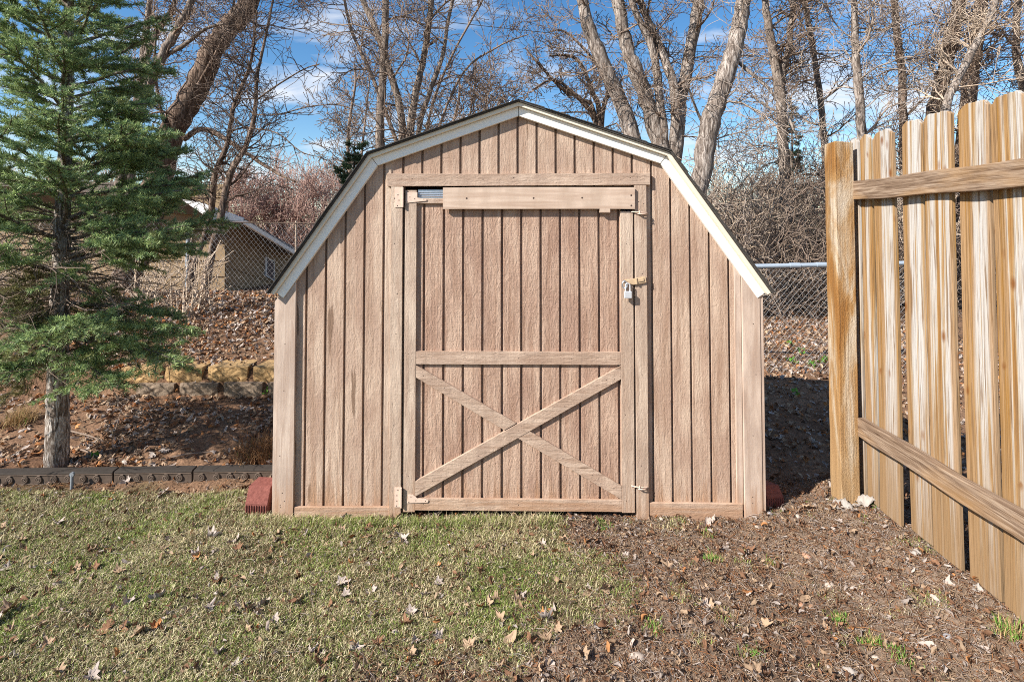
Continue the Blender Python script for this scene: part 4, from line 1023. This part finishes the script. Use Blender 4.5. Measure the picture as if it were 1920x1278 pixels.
# ------------------------------------------------------------------ scroll edging
M['edging'] = simple('dark_edging', (.10, .072, .054), .7, .4, 30, bump=.4); M['edging_groove'] = simple('dark_edging_top', (.045, .037, .031), .9, .3, 40, bump=.4)
def edging(px0, px1, pya, pyb, label):
    a = G(px0, pya); b = G(px1, pyb); a.y = np.interp(px0, [-330, 560], [2.955, 3.04]); b.y = np.interp(px1, [-330, 560], [2.955, 3.04]); a.z = b.z = .006; a.x = P(px0, pya, a.y).x; b.x = P(px1, pyb, b.y).x
    ax = (b-a); L = ax.length; ang = math.atan2(ax.y, ax.x); o = thing('garden_edging', a, label, 'edging', 'scroll moulded garden edging sections'); o.rotation_euler = (0, math.asin(-(b.z-a.z)/L), ang)
    mb = MB(); mb.prismx([(0, 0), (.055, 0), (.055, .066), (0, .062)], .0015, L-.0015); mb.prismx([(-.003, .0622), (.057, .0662), (.055, .074), (.004, .070)], .0015, L-.0015, 1)
    me = mb.mesh('border'); q_ = bpy.data.objects.new('border', me); COL.objects.link(q_); q_.parent = o; me.materials.append(M['edging']); me.materials.append(M['edging_groove'])
    bv = q_.modifiers.new('b', 'BEVEL'); bv.width = .002; bv.segments = 2
    mb = MB(); x = .05; k = 0
    while x < L-.05:
        pts = []
        for th in np.linspace(0, 4.2*math.pi, 22):
            r = .002+.0185*th/(4.2*math.pi); s_ = 1 if k % 2 else -1
            pts.append((x+s_*r*math.cos(th+1.2), -.002, .032+r*math.sin(th+1.2)))
        mb.tube(pts, .0055, 6); x += .078; k += 1
    mb.tube([(.004, -.001, .056), (L-.004, -.001, .056)], .003, 5); mb.tube([(.004, -.001, .008), (L-.004, -.001, .008)], .003, 5)
    me = mb.mesh('scrollwork'); q_ = bpy.data.objects.new('scrollwork', me); COL.objects.link(q_); q_.parent = o; me.materials.append(M['edging'])
edging(-330, 211, 905, 902, 'dark scroll edging section in sun at the foot of the spruce')
edging(213, 360, 902, 897, 'middle scroll edging section lying in the spruce shadow')
edging(362, 560, 897, 893, 'scroll edging section running up to the shed corner')
p = P(134, 912, 2.955); st = MB().tube([(p.x, p.y, -.05), (p.x+.003, p.y, .085)], .008, 8).disc((p.x+.003, p.y-.006, .085), .012, .012, 10).build('metal_stake', M['galv_rail'], None, origin=(p.x, p.y, 0)); st.data.materials[0] = simple('stake_grey', (.20, .215, .23), .6, .2, 30); tag(st, 'short grey metal stake driven in front of the edging by the spruce', 'stake')
# ------------------------------------------------------------------ cables
M['cable'] = simple('cable_black', (.03, .03, .035), .6)
for (a, b, c, d, lab) in (((400, -10), (1250, 82), (2100, 104), 17., 'upper overhead cable sloping across the sky above the shed'), ((1000, 96), (1420, 96), (2100, 108), 18., 'lower overhead cable crossing behind the trees on the right')):
    pts = [P(*a, d), P((a[0]+b[0])/2, (a[1]+b[1])/2+4, d), P(*b, d), P((b[0]+c[0])/2, (b[1]+c[1])/2+6, d), P(*c, d)]
    o = MB().tube(smooth_path(pts, 6), .011, 6).build('overhead_cable', M['cable'], None, origin=pts[2]); tag(o, lab, 'cable')
# ------------------------------------------------------------------ leaves and litter
def leaf_template(kind, seed):
    rr = random.Random(seed)
    if kind == 'maple':
        out = []; lobes = [(-150, .55), (-100, .85), (-45, .80), (0, 1.1), (45, .80), (100, .85), (150, .55)]
        for i, (a, l) in enumerate(lobes):
            l *= rr.uniform(.85, 1.1)
            if i: out.append(((lobes[i-1][0]+a)/2, .48*rr.uniform(.85, 1.1)))
            out.append((a-9, l*.82)); out.append((a, l)); out.append((a+9, l*.82))
        out.append((180, .12))
        pts = [(l*math.sin(R(a)), l*math.cos(R(a))) for a, l in out]
    else:
        pts = []
        for k in range(12):
            a = 2*math.pi*k/12; pts.append((.42*math.sin(a)*(1+.15*rr.uniform(-1, 1)), math.cos(a)*(1+.08*rr.uniform(-1, 1))))
    cx, cz = rr.uniform(.6, 2.6), rr.uniform(-.9, 1.2); fold = rr.uniform(.2, 1.3)
    V = [(0, 0, 0)]+[(x*.55, y*.55, 0) for x, y in pts]+[(x, y, 0) for x, y in pts]
    n = len(pts); W = []
    for x, y, _ in V: W.append((x*(1-.18*fold*abs(x)), y, fold*abs(x)*.45+cx*.33*x*x+cz*.35*y*y+rr.uniform(-.13, .13)))
    T = []
    for k in range(n):
        k2 = (k+1) % n; T += [(0, 1+k, 1+k2), (1+k, 1+n+k, 1+n+k2), (1+k, 1+n+k2, 1+k2)]
    return np.array(W), np.array(T)
PAL = dict(pale=[(.31, .245, .205), (.46, .39, .34)], tan=[(.28, .18, .11), (.42, .30, .20)], brown=[(.15, .075, .042), (.26, .14, .08)], orange=[(.34, .13, .045), (.42, .20, .08)])
def scatter(tpls, pos, scale, cols, tilt=.5):
    Vs = []; Ts = []; Cs = []; off = 0; n = len(pos); which = rng.integers(0, len(tpls), n)
    for k, (V, T) in enumerate(tpls):
        ii = np.where(which == k)[0]; m = len(ii)
        if not m: continue
        az = rng.random(m)*6.283; tx = rng.normal(0, tilt, m); ty = rng.normal(0, tilt, m)
        flip = np.where(rng.random(m) < .5, -1., 1.)
        v = V[None]*scale[ii][:, None, None]; v = np.repeat(v, 1, 0) if v.shape[0] == m else v
        z = v[..., 2]*flip[:, None]; x = v[..., 0]; y = v[..., 1]
        y, z = y*np.cos(tx)[:, None]-z*np.sin(tx)[:, None], y*np.sin(tx)[:, None]+z*np.cos(tx)[:, None]
        x, z = x*np.cos(ty)[:, None]+z*np.sin(ty)[:, None], -x*np.sin(ty)[:, None]+z*np.cos(ty)[:, None]
        x, y = x*np.cos(az)[:, None]-y*np.sin(az)[:, None], x*np.sin(az)[:, None]+y*np.cos(az)[:, None]
        z = z-np.minimum(z.min(1), 0)[:, None]*.75
        W = np.stack([x, y, z], -1)+pos[ii][:, None]
        nv = V.shape[0]; Vs.append(W.reshape(-1, 3)); Ts.append((T[None]+(np.arange(m)*nv)[:, None, None]).reshape(-1, 3)+off); Cs.append(np.repeat(cols[ii], nv, 0)); off += m*nv
    return np.concatenate(Vs), np.concatenate(Ts), np.concatenate(Cs)
def pick_cols(n, w):
    ks = list(PAL); idx_ = rng.choice(len(ks), n, p=np.array(w)/sum(w)); out = np.zeros((n, 3))
    for i, k in enumerate(ks):
        m = idx_ == i; a, b = np.array(PAL[k]); out[m] = a+(b-a)*rng.random((m.sum(), 1))
    return out*(.8+.4*rng.random((n, 1)))
oval = [leaf_template('oval', s) for s in range(5)]; maple = [leaf_template('maple', s) for s in range(6)]
small = []
for V, T in oval: small.append((V, T))
def region(n, x0, x1, y0, y1, keep=None):
    x = rng.uniform(x0, x1, n); y = rng.uniform(y0, y1, n)
    if keep is not None: m = keep(x, y) > rng.random(n); x, y = x[m], y[m]
    return np.stack([x, y, gh(x, y)+.002], -1)
pl = region(26000, -4.4, -1.15, 3.08, 6.6, lambda x, y: np.clip(.25+1.6*(fbm(x*2, y*2, 31)-.3), .12, 1)*np.where(y < 3.95, .95, 1)*np.where(y > 4.0, 1, np.where(x < -1.2, 1, 0)))
pr = region(15000, 1.28, 5.5, 2.95, 9.3, lambda x, y: np.where(y < 3.2, .4, .9))
pos = np.concatenate([pl, pr]); sc = rng.uniform(.012, .030, len(pos))
sc = np.where(pos[:, 1] > 5, sc*1.35, sc)
V, T, c = scatter(small[:3]+maple, pos, sc, pick_cols(len(pos), (3.2, 4.5, 3.0, 1.3)), .6)
lit = link('leaf_litter', npmesh('leaf_litter', V, T, c), M['litter']); tag(lit, 'brown and pale fallen leaves covering the bank and the ground behind', 'leaves', kind='stuff')
# crumbs, straw and twigs on lawn and bare soil
n = 90000
pos = region(n, -2.9, 2.1, 1.5, 3.05, lambda x, y: np.clip(.30+.7*soil_mask(x, y), 0, 1))
sc = rng.gamma(1.8, .0012, len(pos))+.0009
bigp = rng.random(len(pos)) < .05; sc[bigp] += rng.uniform(.004, .012, bigp.sum()); pos[bigp, 2] += .006
V, T, c = scatter([(v*np.array([1, 1, 1.6]), t) for v, t in oval], pos, sc, pick_cols(len(pos), (2.3, 2.4, 5, .4))*.8, .9)
segs = []; cc = []
x = rng.uniform(-2.9, 2.1, 62000); y = rng.uniform(1.5, 3.05, 62000); keep = (.22+.78*soil_mask(x, y)) > rng.random(62000); x, y = x[keep], y[keep]
az = rng.random(len(x))*6.283; ln = rng.gamma(2.2, .012, len(x)); z = gh(x, y); z2 = gh(x+np.cos(az)*ln, y+np.sin(az)*ln)
hop = rng.random(len(x))*.008
mid = np.stack([x+np.cos(az)*ln*.5+rng.normal(0, .004, len(x)), y+np.sin(az)*ln*.5+rng.normal(0, .004, len(x)), (z+z2)/2+.004+hop], -1)
s1 = np.concatenate([np.stack([x, y, z+.002], -1), mid, np.full((len(x), 1), .0009), np.full((len(x), 1), .0009)], 1)
s2 = np.concatenate([mid, np.stack([x+np.cos(az)*ln, y+np.sin(az)*ln, z2+.003], -1), np.full((len(x), 1), .0009), np.full((len(x), 1), .0005)], 1)
V2, T2 = frusta(np.concatenate([s1, s2]), 3); T2 = np.concatenate([T2[:, [0, 1, 2]], T2[:, [0, 2, 3]]])
ct = pick_cols(len(x), (2.0, 4, 3, .4)); c2 = np.repeat(np.concatenate([ct, ct]), 6, 0)
deb = link('soil_debris', npmesh('soil_debris', np.concatenate([V, V2]), np.concatenate([T, T2+len(V)]), np.concatenate([c, c2])), M['litter']); tag(deb, 'crumbs of soil, straw and bark strewn over the lawn and bare earth', 'debris', kind='stuff')
# ------------------------------------------------------------------ grass
def blades(x, y, ln, wd, lean, cols, name, lab):
    n = len(x); z = gh(x, y)-.003; az = rng.random(n)*6.283; b = np.stack([x, y, z], -1)
    w = np.stack([-np.sin(az), np.cos(az), np.zeros(n)], -1)*wd[:, None]/2
    h = np.stack([np.cos(az), np.sin(az), np.zeros(n)], -1); up = np.array([0, 0, 1.])
    a1 = lean*.55; a2 = np.minimum(lean*1.35, 2.0)
    m = b+(h*np.sin(a1)[:, None]+up*np.cos(a1)[:, None])*ln[:, None]*.5
    t = m+(h*np.sin(a2)[:, None]+up*np.cos(a2)[:, None])*ln[:, None]*.5
    zt = gh(t[:, 0], t[:, 1])+.002; t[:, 2] = np.maximum(t[:, 2], zt)
    V = np.stack([b-w, b+w, m-w*.8, m+w*.8, t], 1).reshape(-1, 3); k = np.arange(n)[:, None]*5
    T = np.concatenate([k+[0, 1, 3], k+[0, 3, 2], k+[2, 3, 4]], 1).reshape(-1, 3)
    return V, T, np.repeat(cols, 5, 0)
n = 720000
x = rng.uniform(-3.1, 1.9, n); y = rng.uniform(1.45, 3.0, n)
sm_ = soil_mask(x, y); patch = fbm(x*5, y*5, 41); tuft = fbm(x*9, y*9, 43)
keep = rng.random(n) < np.clip((1-sm_)*(.5+1.5*(patch-.42))+sm_*np.clip((tuft-.60)*2.2, 0, .3), 0, 1)
keep &= ~((x > WL-.02) & (x < WR+.02) & (y > YS-.035)); keep &= ~((x < WL) & (y > 2.93)); keep &= ~((x > WR) & (y > 2.8))
x, y = x[keep], y[keep]; n = len(x); patch = patch[keep]
gmix = fbm(x*3.2, y*3.2, 45); green = rng.random(n) < np.clip(.57+1.7*(gmix-.47)+.8*(patch-.47), .15, .9)
cg = np.array([.08, .145, .025])+(np.array([.42, .50, .13])-np.array([.08, .145, .025]))*rng.random((n, 1))
cs = np.array([.20, .155, .07])+(np.array([.92, .80, .50])-np.array([.20, .155, .07]))*rng.random((n, 1))**1.2
cols = np.where(green[:, None], cg, cs)
ln = np.where(green, rng.uniform(.009, .024, n), rng.uniform(.010, .032, n)); lean = np.where(green, np.abs(rng.normal(.75, .45, n)), np.abs(rng.normal(1.25, .35, n)))
ln = ln*np.where((y > YS-.11) & (x > WL-.1) & (x < .3), 1.9, 1.0); lean = lean*np.where(y > YS-.11, .7, 1.0)
V, T, c = blades(x, y, ln, rng.uniform(.0010, .0024, n), lean, cols, '', '')
gr = link('grass', npmesh('grass', V, T, c), M['blades']); tag(gr, 'short patchy green and straw coloured lawn grass', 'grass', kind='stuff')
print('grass blades', n)
# tufts and weeds that can be counted

def tuft(px, py, n, h, spread, label, dry=.3, dc=(.40, .28, .14), cat='grass tuft', name='grass_tuft', group=None, y1=14, wd=.003):
    p = G(px, py, y1=y1); x = p.x+rng.normal(0, spread, n); y = p.y+rng.normal(0, spread, n)
    g_ = rng.random(n) > dry
    cols = np.where(g_[:, None], np.array([.09, .20, .03])+np.array([.10, .14, .03])*rng.random((n, 1)), np.array(dc)+np.array(dc)*.4*rng.random((n, 1)))
    V, T, c = blades(x, y, rng.uniform(.5, 1, n)*h, np.full(n, wd), np.abs(rng.normal(.85 if dry > .6 else .6, .35, n)), cols, '', '')
    me = npmesh(name, V, T, c); o = link(name, me, M['blades'], None, origin=(p.x, p.y, p.z)); tag(o, label, cat, group)
for px, py, n_, h, s_, dry, lab in ((1336, 1052, 160, .035, .035, .35, 'green grass tuft on the soil below the shed corner skirt'), (1572, 1168, 130, .03, .016, .25, 'small bright grass tuft alone on the bare soil'),
    (1632, 1207, 150, .038, .020, .45, 'grass tuft with straw strands, next to the broad leaf stalks'), (1688, 1237, 130, .03, .020, .35, 'grass tuft low on the soil, right of the bright ones'),
    (1896, 1192, 220, .055, .020, .6, 'drooping half dry grass tuft by the fence at the right edge'), (1328, 1005, 110, .03, .035, .6, 'straw coloured tuft just below the shed door jamb'), (1408, 1235, 110, .025, .018, .3, 'tiny grass tuft near the bottom of the soil patch'),
    (1640, 952, 80, .03, .016, .1, 'bright green sprout beside the crumpled pale scraps'), (1130, 985, 140, .03, .03, .35, 'grass tuft in front of the right part of the shed door'), (1225, 1180, 120, .03, .04, .5, 'thin grass patch in the middle of the soil'), (1450, 1060, 90, .028, .03, .6, 'sparse straw tuft in the middle distance of the soil')):
    s_ = min(s_, .02); n_ = int(n_*1.2)
    tuft(px, py, n_, h, s_, lab, dry)
tuft(35, 795, 420, .16, .045, 'dry straw coloured grass clump at the far left of the bed', .97, (.32, .21, .10), 'grass clump', 'dry_grass_clump', wd=.003)
tuft(487, 850, 620, .13, .07, 'dry reddish brown grass clump in the bed against the shed corner', .99, (.24, .13, .06), 'grass clump', 'dry_grass_clump', wd=.004)
def weed(px, py, r, n, label, y1=14):
    p = G(px, py, y1=y1); pos = np.stack([p.x+rng.normal(0, r*.5, n), p.y+rng.normal(0, r*.5, n), p.z+rng.random(n)*r*1.3], -1)
    cols = np.array([.07, .19, .02])+np.array([.09, .15, .03])*rng.random((n, 1))
    V, T, c = scatter(oval, pos, rng.uniform(.25, .5, n)*r, cols, .6); o = link('green_weed', npmesh('green_weed', V, T, c), M['blades'], None, origin=p); tag(o, label, 'weed', 'fresh green weeds')
weed(1388, 968, .026, 34, 'bright leafy weed at the foot of the right corner board')
for px, py, lab in ((1482, 650, 'uppermost green weed among leaves behind the chain-link'), (1500, 664, 'green weed just below the uppermost one behind the chain-link'), (1486, 682, 'widest green weed among leaves behind the chain-link'), (1522, 690, 'small green weed low behind the chain-link'), (1545, 680, 'green weed behind the chain-link nearest the wooden post'), (1492, 745, 'green weed in the shed shadow behind the chain-link')): weed(px, py, .05, 16, lab)
weed(500, 738, .03, 14, 'green weed at the block wall beside the shed corner')
weed(178, 858, .025, 10, 'green sprig in the mulch right of the spruce trunk')
# individual dry leaves on the lawn and soil
leafmats = {k: simple('leaf_'+k, tuple(np.mean(np.array(PAL[k]), 0)), .75, .35, 60, bump=.3) for k in PAL}
base_me = {}
for k in PAL:
    base_me[k] = []
    for i, (V, T) in enumerate(maple+oval[:2]):
        me = npmesh('dry_leaf', V, T, None, False); me.materials.append(leafmats[k]); base_me[k].append(me)
LAB = dict(pale='bleached curled dry leaf lying on the {}', tan='tan crumpled dry leaf lying on the {}', brown='dark brown crumpled dry leaf lying on the {}', orange='orange brown dry leaf lying on the {}')
spots = []
for i in range(235):
    py = 975+303*random.random(); px = random.uniform(-30, 1330) if random.random() < .85 else random.uniform(1300, 1900); spots.append((px, py))
spots += [(700, 1160), (560, 1085), (780, 1105), (1385, 1145), (940, 1105), (665, 1225), (1100, 1120), (880, 1215), (605, 1230), (20, 1185), (150, 1180), (480, 1155), (590, 1200), (1460, 1195), (1000, 1045), (760, 1020), (720, 1030), (690, 1010), (1660, 985), (1340, 960), (960, 965), (640, 1000)]
spots += [(random.uniform(-10, 505), random.uniform(903, 930)) for _ in range(26)]
spots += [(random.uniform(1470, 1680), random.uniform(945, 985)) for _ in range(14)]+[(random.uniform(560, 1180), random.uniform(966, 985)) for _ in range(16)]
for px, py in spots:
    p = G(px, py); sl_ = float(soil_mask(np.array([p.x]), np.array([p.y]))[0])
    k = random.choices(list(PAL), (4.5, 4, 3, .25))[0]
    where = 'mulch strip below the dark edging' if py < 932 else 'bare soil right of the lawn' if sl_ > .5 else ('lawn close to the shed' if py < 1070 else 'lawn in the foreground')
    o = bpy.data.objects.new('dry_leaf', random.choice(base_me[k])); COL.objects.link(o); s_ = random.uniform(.016, .040)
    o.location = (p.x, p.y, p.z+.008); o.scale = (s_*random.uniform(.8, 1.2), s_, s_*random.uniform(.8, 1.5)); o.rotation_euler = (random.gauss(0, .4), random.gauss(0, .4), random.uniform(0, 6.28))
    tag(o, LAB[k].format(where), 'leaf', 'dry '+k+' leaves on the '+where)
# stones
M['stone'] = simple('pale_stone', (.42, .35, .29), .8, .25, 60, bump=.3); M['stone_red'] = simple('reddish_stone', (.40, .22, .14), .8, .2, 60, bump=.3); M['stone_grey'] = simple('grey_stone', (.33, .33, .34), .8, .2, 60, bump=.3)
def stone_me(seed, mat):
    rr = np.random.default_rng(seed); V = []; F_ = []; a, b = 10, 6
    for j in range(b+1):
        for i in range(a):
            th = math.pi*j/b; ph = 2*math.pi*i/a; k = 1+.13*math.sin(3*ph+seed)*math.sin(th)+.1*rr.normal()*(0 < j < b)
            V.append((math.sin(th)*math.cos(ph)*k, math.sin(th)*math.sin(ph)*.75*k, math.cos(th)*.5))
    for j in range(b):
        for i in range(a): F_.append((j*a+i, (j+1)*a+i, (j+1)*a+(i+1) % a, j*a+(i+1) % a))
    me = npmesh('stone', V, F_, None, True); me.materials.append(mat); return me
for i, (px, py, r, mt, lab) in enumerate(((1503, 1135, .019, 'stone_red', 'rounded reddish stone, left of the pair on the bare soil'), (1523, 1137, .015, 'stone_red', 'small orange stone, right of the pair on the bare soil'), (1512, 1043, .020, 'stone_red', 'flat reddish stone in the middle of the bare soil'),
    (1556, 1098, .020, 'stone', 'long pale stone on the bare soil'), (1777, 1195, .018, 'stone_grey', 'flat grey stone near the fence foot'), (1443, 964, .020, 'stone_grey', 'rounded grey stone by the right brick'), (1494, 968, .020, 'stone', 'pale stone between shed corner and fence post'), (1337, 976, .012, 'stone', 'white pebble under the shed skirt'), (1420, 988, .013, 'stone', 'white pebble below the green weed'),
    (975, 1047, .019, 'stone', 'pale stone on the lawn edge in front of the door'), (1105, 1313-250, .014, 'stone', 'pale pebble on the thin grass in front of the door'), (1150, 1015, .012, 'stone', 'white pebble at the edge of the soil, near the door'), (1205, 978, .012, 'stone', 'white pebble under the right door jamb'), (1240, 973, .013, 'stone', 'white pebble right of the door jamb'),
    (1105, 1165, .016, 'stone', 'pale stone half sunk in the soil, lower centre'), (1195, 1235, .030, 'stone', 'largest tan stone sunk in the soil at the bottom'), (1551, 1251, .013, 'stone', 'round white pebble near the bottom of the soil'), (1642, 1233, .013, 'stone', 'white pebble beside the straw tuft'), (1616, 1078, .009, 'stone', 'tiny white pebble, left of two on the soil'), (1628, 1078, .009, 'stone', 'tiny white pebble, right of two on the soil'), (1493, 1084, .012, 'stone', 'cream pebble left of the long pale stone'), (1673, 960, .016, 'stone_grey', 'grey stone at the foot of the pickets'), (740, 1185, .014, 'stone', 'pale pebble on the lawn, lower middle'))):
    p = G(px, py); o = bpy.data.objects.new('stone', stone_me(i, M[mt])); COL.objects.link(o); o.location = (p.x, p.y, p.z+r*.15); o.scale = (r, r, r*.9); o.rotation_euler = (0, random.gauss(0, .15), random.uniform(0, 6.28))
    tag(o, lab, 'stone', 'stones on the ground')
# crumpled pale scraps at the post, black scraps at the skirt
M['scrap'] = simple('pale_plastic_scrap', (.31, .275, .24), .6, .25, 30, bump=.3)
def scrap(px, py, w, h, mat, label, name, seed, dep=.05):
    rr = np.random.default_rng(seed); p = G(px, py); nx_, ny_ = 14, 8; V = []; F_ = []
    for j in range(ny_+1):
        for i in range(nx_+1):
            u_, v_ = i/nx_-.5, j/ny_-.5; e = 1-.35*abs(math.sin(9*u_+seed))*abs(v_)*2
            V.append((u_*w, v_*dep*e*2, h*(.5+.5*math.sin(11*u_+seed*1.7+5*v_))*(1-1.6*abs(u_))*(1-abs(v_))+rr.normal()*h*.12))
    for j in range(ny_):
        for i in range(nx_): a = j*(nx_+1)+i; F_.append((a, a+1, a+nx_+2, a+nx_+1))
    me = npmesh(name, V, F_, None, False); o = bpy.data.objects.new(name, me); COL.objects.link(o); me.materials.append(M[mat]); o.location = (p.x, p.y, p.z+.004); o.rotation_euler = (0, 0, rr.normal()*.3)
    so = o.modifiers.new('s', 'SOLIDIFY'); so.thickness = .0012; tag(o, label, 'scrap')
scrap(1585, 952, .15, .045, 'scrap', 'crumpled pale sheet at the foot of the wooden post', 'crumpled_sheet', 1)
scrap(1632, 943, .14, .055, 'scrap', 'crumpled pale sheet tucked behind the first pickets', 'crumpled_sheet', 2)
scrap(1717, 1040, .045, .028, 'scrap', 'small white scrap on the soil near the fence', 'paper_scrap', 3, .02)
scrap(1835, 1110, .045, .03, 'scrap', 'white shredded scrap near the right end of the fence', 'paper_scrap', 4, .02)
scrap(1590, 1263, .06, .02, 'scrap', 'crumpled white scrap at the bottom of the soil patch', 'paper_scrap', 7, .02)
scrap(1305, 960, .11, .022, 'plastic_black', 'black fabric scrap against the right skirt board', 'fabric_scrap', 5, .016)
scrap(1362, 966, .10, .026, 'plastic_black', 'black fabric scrap left of the bright leafy weed', 'fabric_scrap', 6, .02)
# solid dark bars imitating trunk shadow behind the wire and twigs in the bed
for pxs, r, lab in (([(1462, 592, 7.4), (1500, 628, 6.9), (1558, 682, 6.4), (1600, 720, 6.1)], .022, 'dark bar imitating a tree trunk shadow slantwise in the leaves behind the chain-link'), ([(1468, 712, 5.7), (1510, 703, 5.8), (1570, 694, 5.9)], .014, 'short dark bar imitating a shadow low behind the chain-link')):
    pts = []
    for px, py, Y in pxs:
        q_ = P(px, py, Y); q_.z = max(q_.z, g1(q_.x, q_.y)+.01); pts.append(q_)
    o = MB().tube(smooth_path(pts, 5), [r*(1-.5*i/((len(pts)-1)*5)) for i in range((len(pts)-1)*5+1)], 7).build('trunk_shadow_bar', M['bark_dark'], None, origin=pts[0]); tag(o, lab, 'shadow bar')
for (a, b, lab) in (((120, 808), (215, 838), 'thin bare stick lying right of the spruce trunk'), ((300, 866), (400, 850), 'grey stick lying behind the edging'), ((130, 840), (190, 862), 'short stick in the mulch by the trunk')):
    p, q_ = G(*a), G(*b); m_ = (p+q_)/2; m_.z = g1(m_.x, m_.y)+.02
    o = MB().tube([p+Vector((0, 0, .012)), m_, q_+Vector((0, 0, .012))], [.006, .005, .003], 6).build('fallen_stick', M['twig_brown'], None, origin=p); tag(o, lab, 'stick')
# ------------------------------------------------------------------ sky and sun
TR = Vector((1.6, 1.0, -1.35)).normalized()
sd = -TR; elev = math.asin(sd.z); rot = math.atan2(sd.x, sd.y)
w = bpy.data.worlds.new('World'); S.world = w; w.use_nodes = True; nt = w.node_tree; nd = nt.nodes; bg = nd['Background']
sky = nd.new('ShaderNodeTexSky'); sky.sky_type = 'NISHITA'; sky.sun_disc = False; sky.sun_elevation = elev; sky.sun_rotation = rot; sky.air_density = 1.0; sky.dust_density = .15; sky.ozone_density = 2.2
tc = nd.new('ShaderNodeTexCoord'); sp = nd.new('ShaderNodeSeparateXYZ'); nt.links.new(tc.outputs['Generated'], sp.inputs[0])
mx = nd.new('ShaderNodeMath'); mx.operation = 'MAXIMUM'; mx.inputs[1].default_value = .06; nt.links.new(sp.outputs[2], mx.inputs[0])
ad = nd.new('ShaderNodeMath'); ad.operation = 'ADD'; ad.inputs[1].default_value = .25; nt.links.new(mx.outputs[0], ad.inputs[0])
dv = nd.new('ShaderNodeVectorMath'); dv.operation = 'DIVIDE'; nt.links.new(tc.outputs['Generated'], dv.inputs[0])
cb = nd.new('ShaderNodeCombineXYZ')
for i in range(3): nt.links.new(ad.outputs[0], cb.inputs[i])
nt.links.new(cb.outputs[0], dv.inputs[1])
mpn = nd.new('ShaderNodeMapping'); mpn.inputs['Scale'].default_value = (1.5, 2.2, 2.2); mpn.inputs['Location'].default_value = (3.1, .7, 1.3); nt.links.new(dv.outputs[0], mpn.inputs[0])
no = nd.new('ShaderNodeTexNoise'); no.inputs['Scale'].default_value = 1.6; no.inputs['Detail'].default_value = 9; no.inputs['Roughness'].default_value = .56; no.inputs['Distortion'].default_value = .35; nt.links.new(mpn.outputs[0], no.inputs[0])
cr = nd.new('ShaderNodeValToRGB'); cr.color_ramp.elements[0].position = .50; cr.color_ramp.elements[0].color = (0, 0, 0, 1); cr.color_ramp.elements[1].position = .70; cr.color_ramp.elements[1].color = (.9, .9, .9, 1); nt.links.new(no.outputs['Fac'], cr.inputs[0])
mixn = nd.new('ShaderNodeMix'); mixn.data_type = 'RGBA'; nt.links.new(cr.outputs[0], mixn.inputs[0]); hs = nd.new('ShaderNodeHueSaturation'); hs.inputs['Saturation'].default_value = 1.28; hs.inputs['Value'].default_value = 1.48; nt.links.new(sky.outputs[0], hs.inputs['Color']); nt.links.new(hs.outputs[0], mixn.inputs[6]); mixn.inputs[7].default_value = (8.4, 8.7, 9.3, 1)
nt.links.new(mixn.outputs[2], bg.inputs[0]); bg.inputs[1].default_value = .060
sl = bpy.data.lights.new('sun', 'SUN'); sl.energy = 5.0; sl.angle = R(.5); sl.color = (1.0, .95, .88)
so = bpy.data.objects.new('sun', sl); COL.objects.link(so); so.rotation_euler = TR.to_track_quat('-Z', 'Y').to_euler(); so.location = (-6, -4, 8)
# ------------------------------------------------------------------ camera and view
cam = bpy.data.cameras.new('camera'); co = bpy.data.objects.new('camera', cam); COL.objects.link(co)
co.location = (0, 0, H); co.rotation_euler = (R(90)+TH, 0, 0); cam.sensor_width = 36; cam.lens = 36*F/1920
cam.shift_x = 0; cam.shift_y = -(639-CY)/1920; cam.clip_end = 3000; cam.clip_start = .02
S.camera = co
vs_ = S.view_settings; vs_.view_transform = 'Standard'; vs_.look = 'None'; vs_.exposure = .94; vs_.gamma = 1
S.render.film_transparent = False
S.cycles.use_denoising = False; S.cycles.pixel_filter_type = 'BLACKMAN_HARRIS'; S.cycles.filter_width = 1.0; S.cycles.max_bounces = 6; S.cycles.transparent_max_bounces = 4
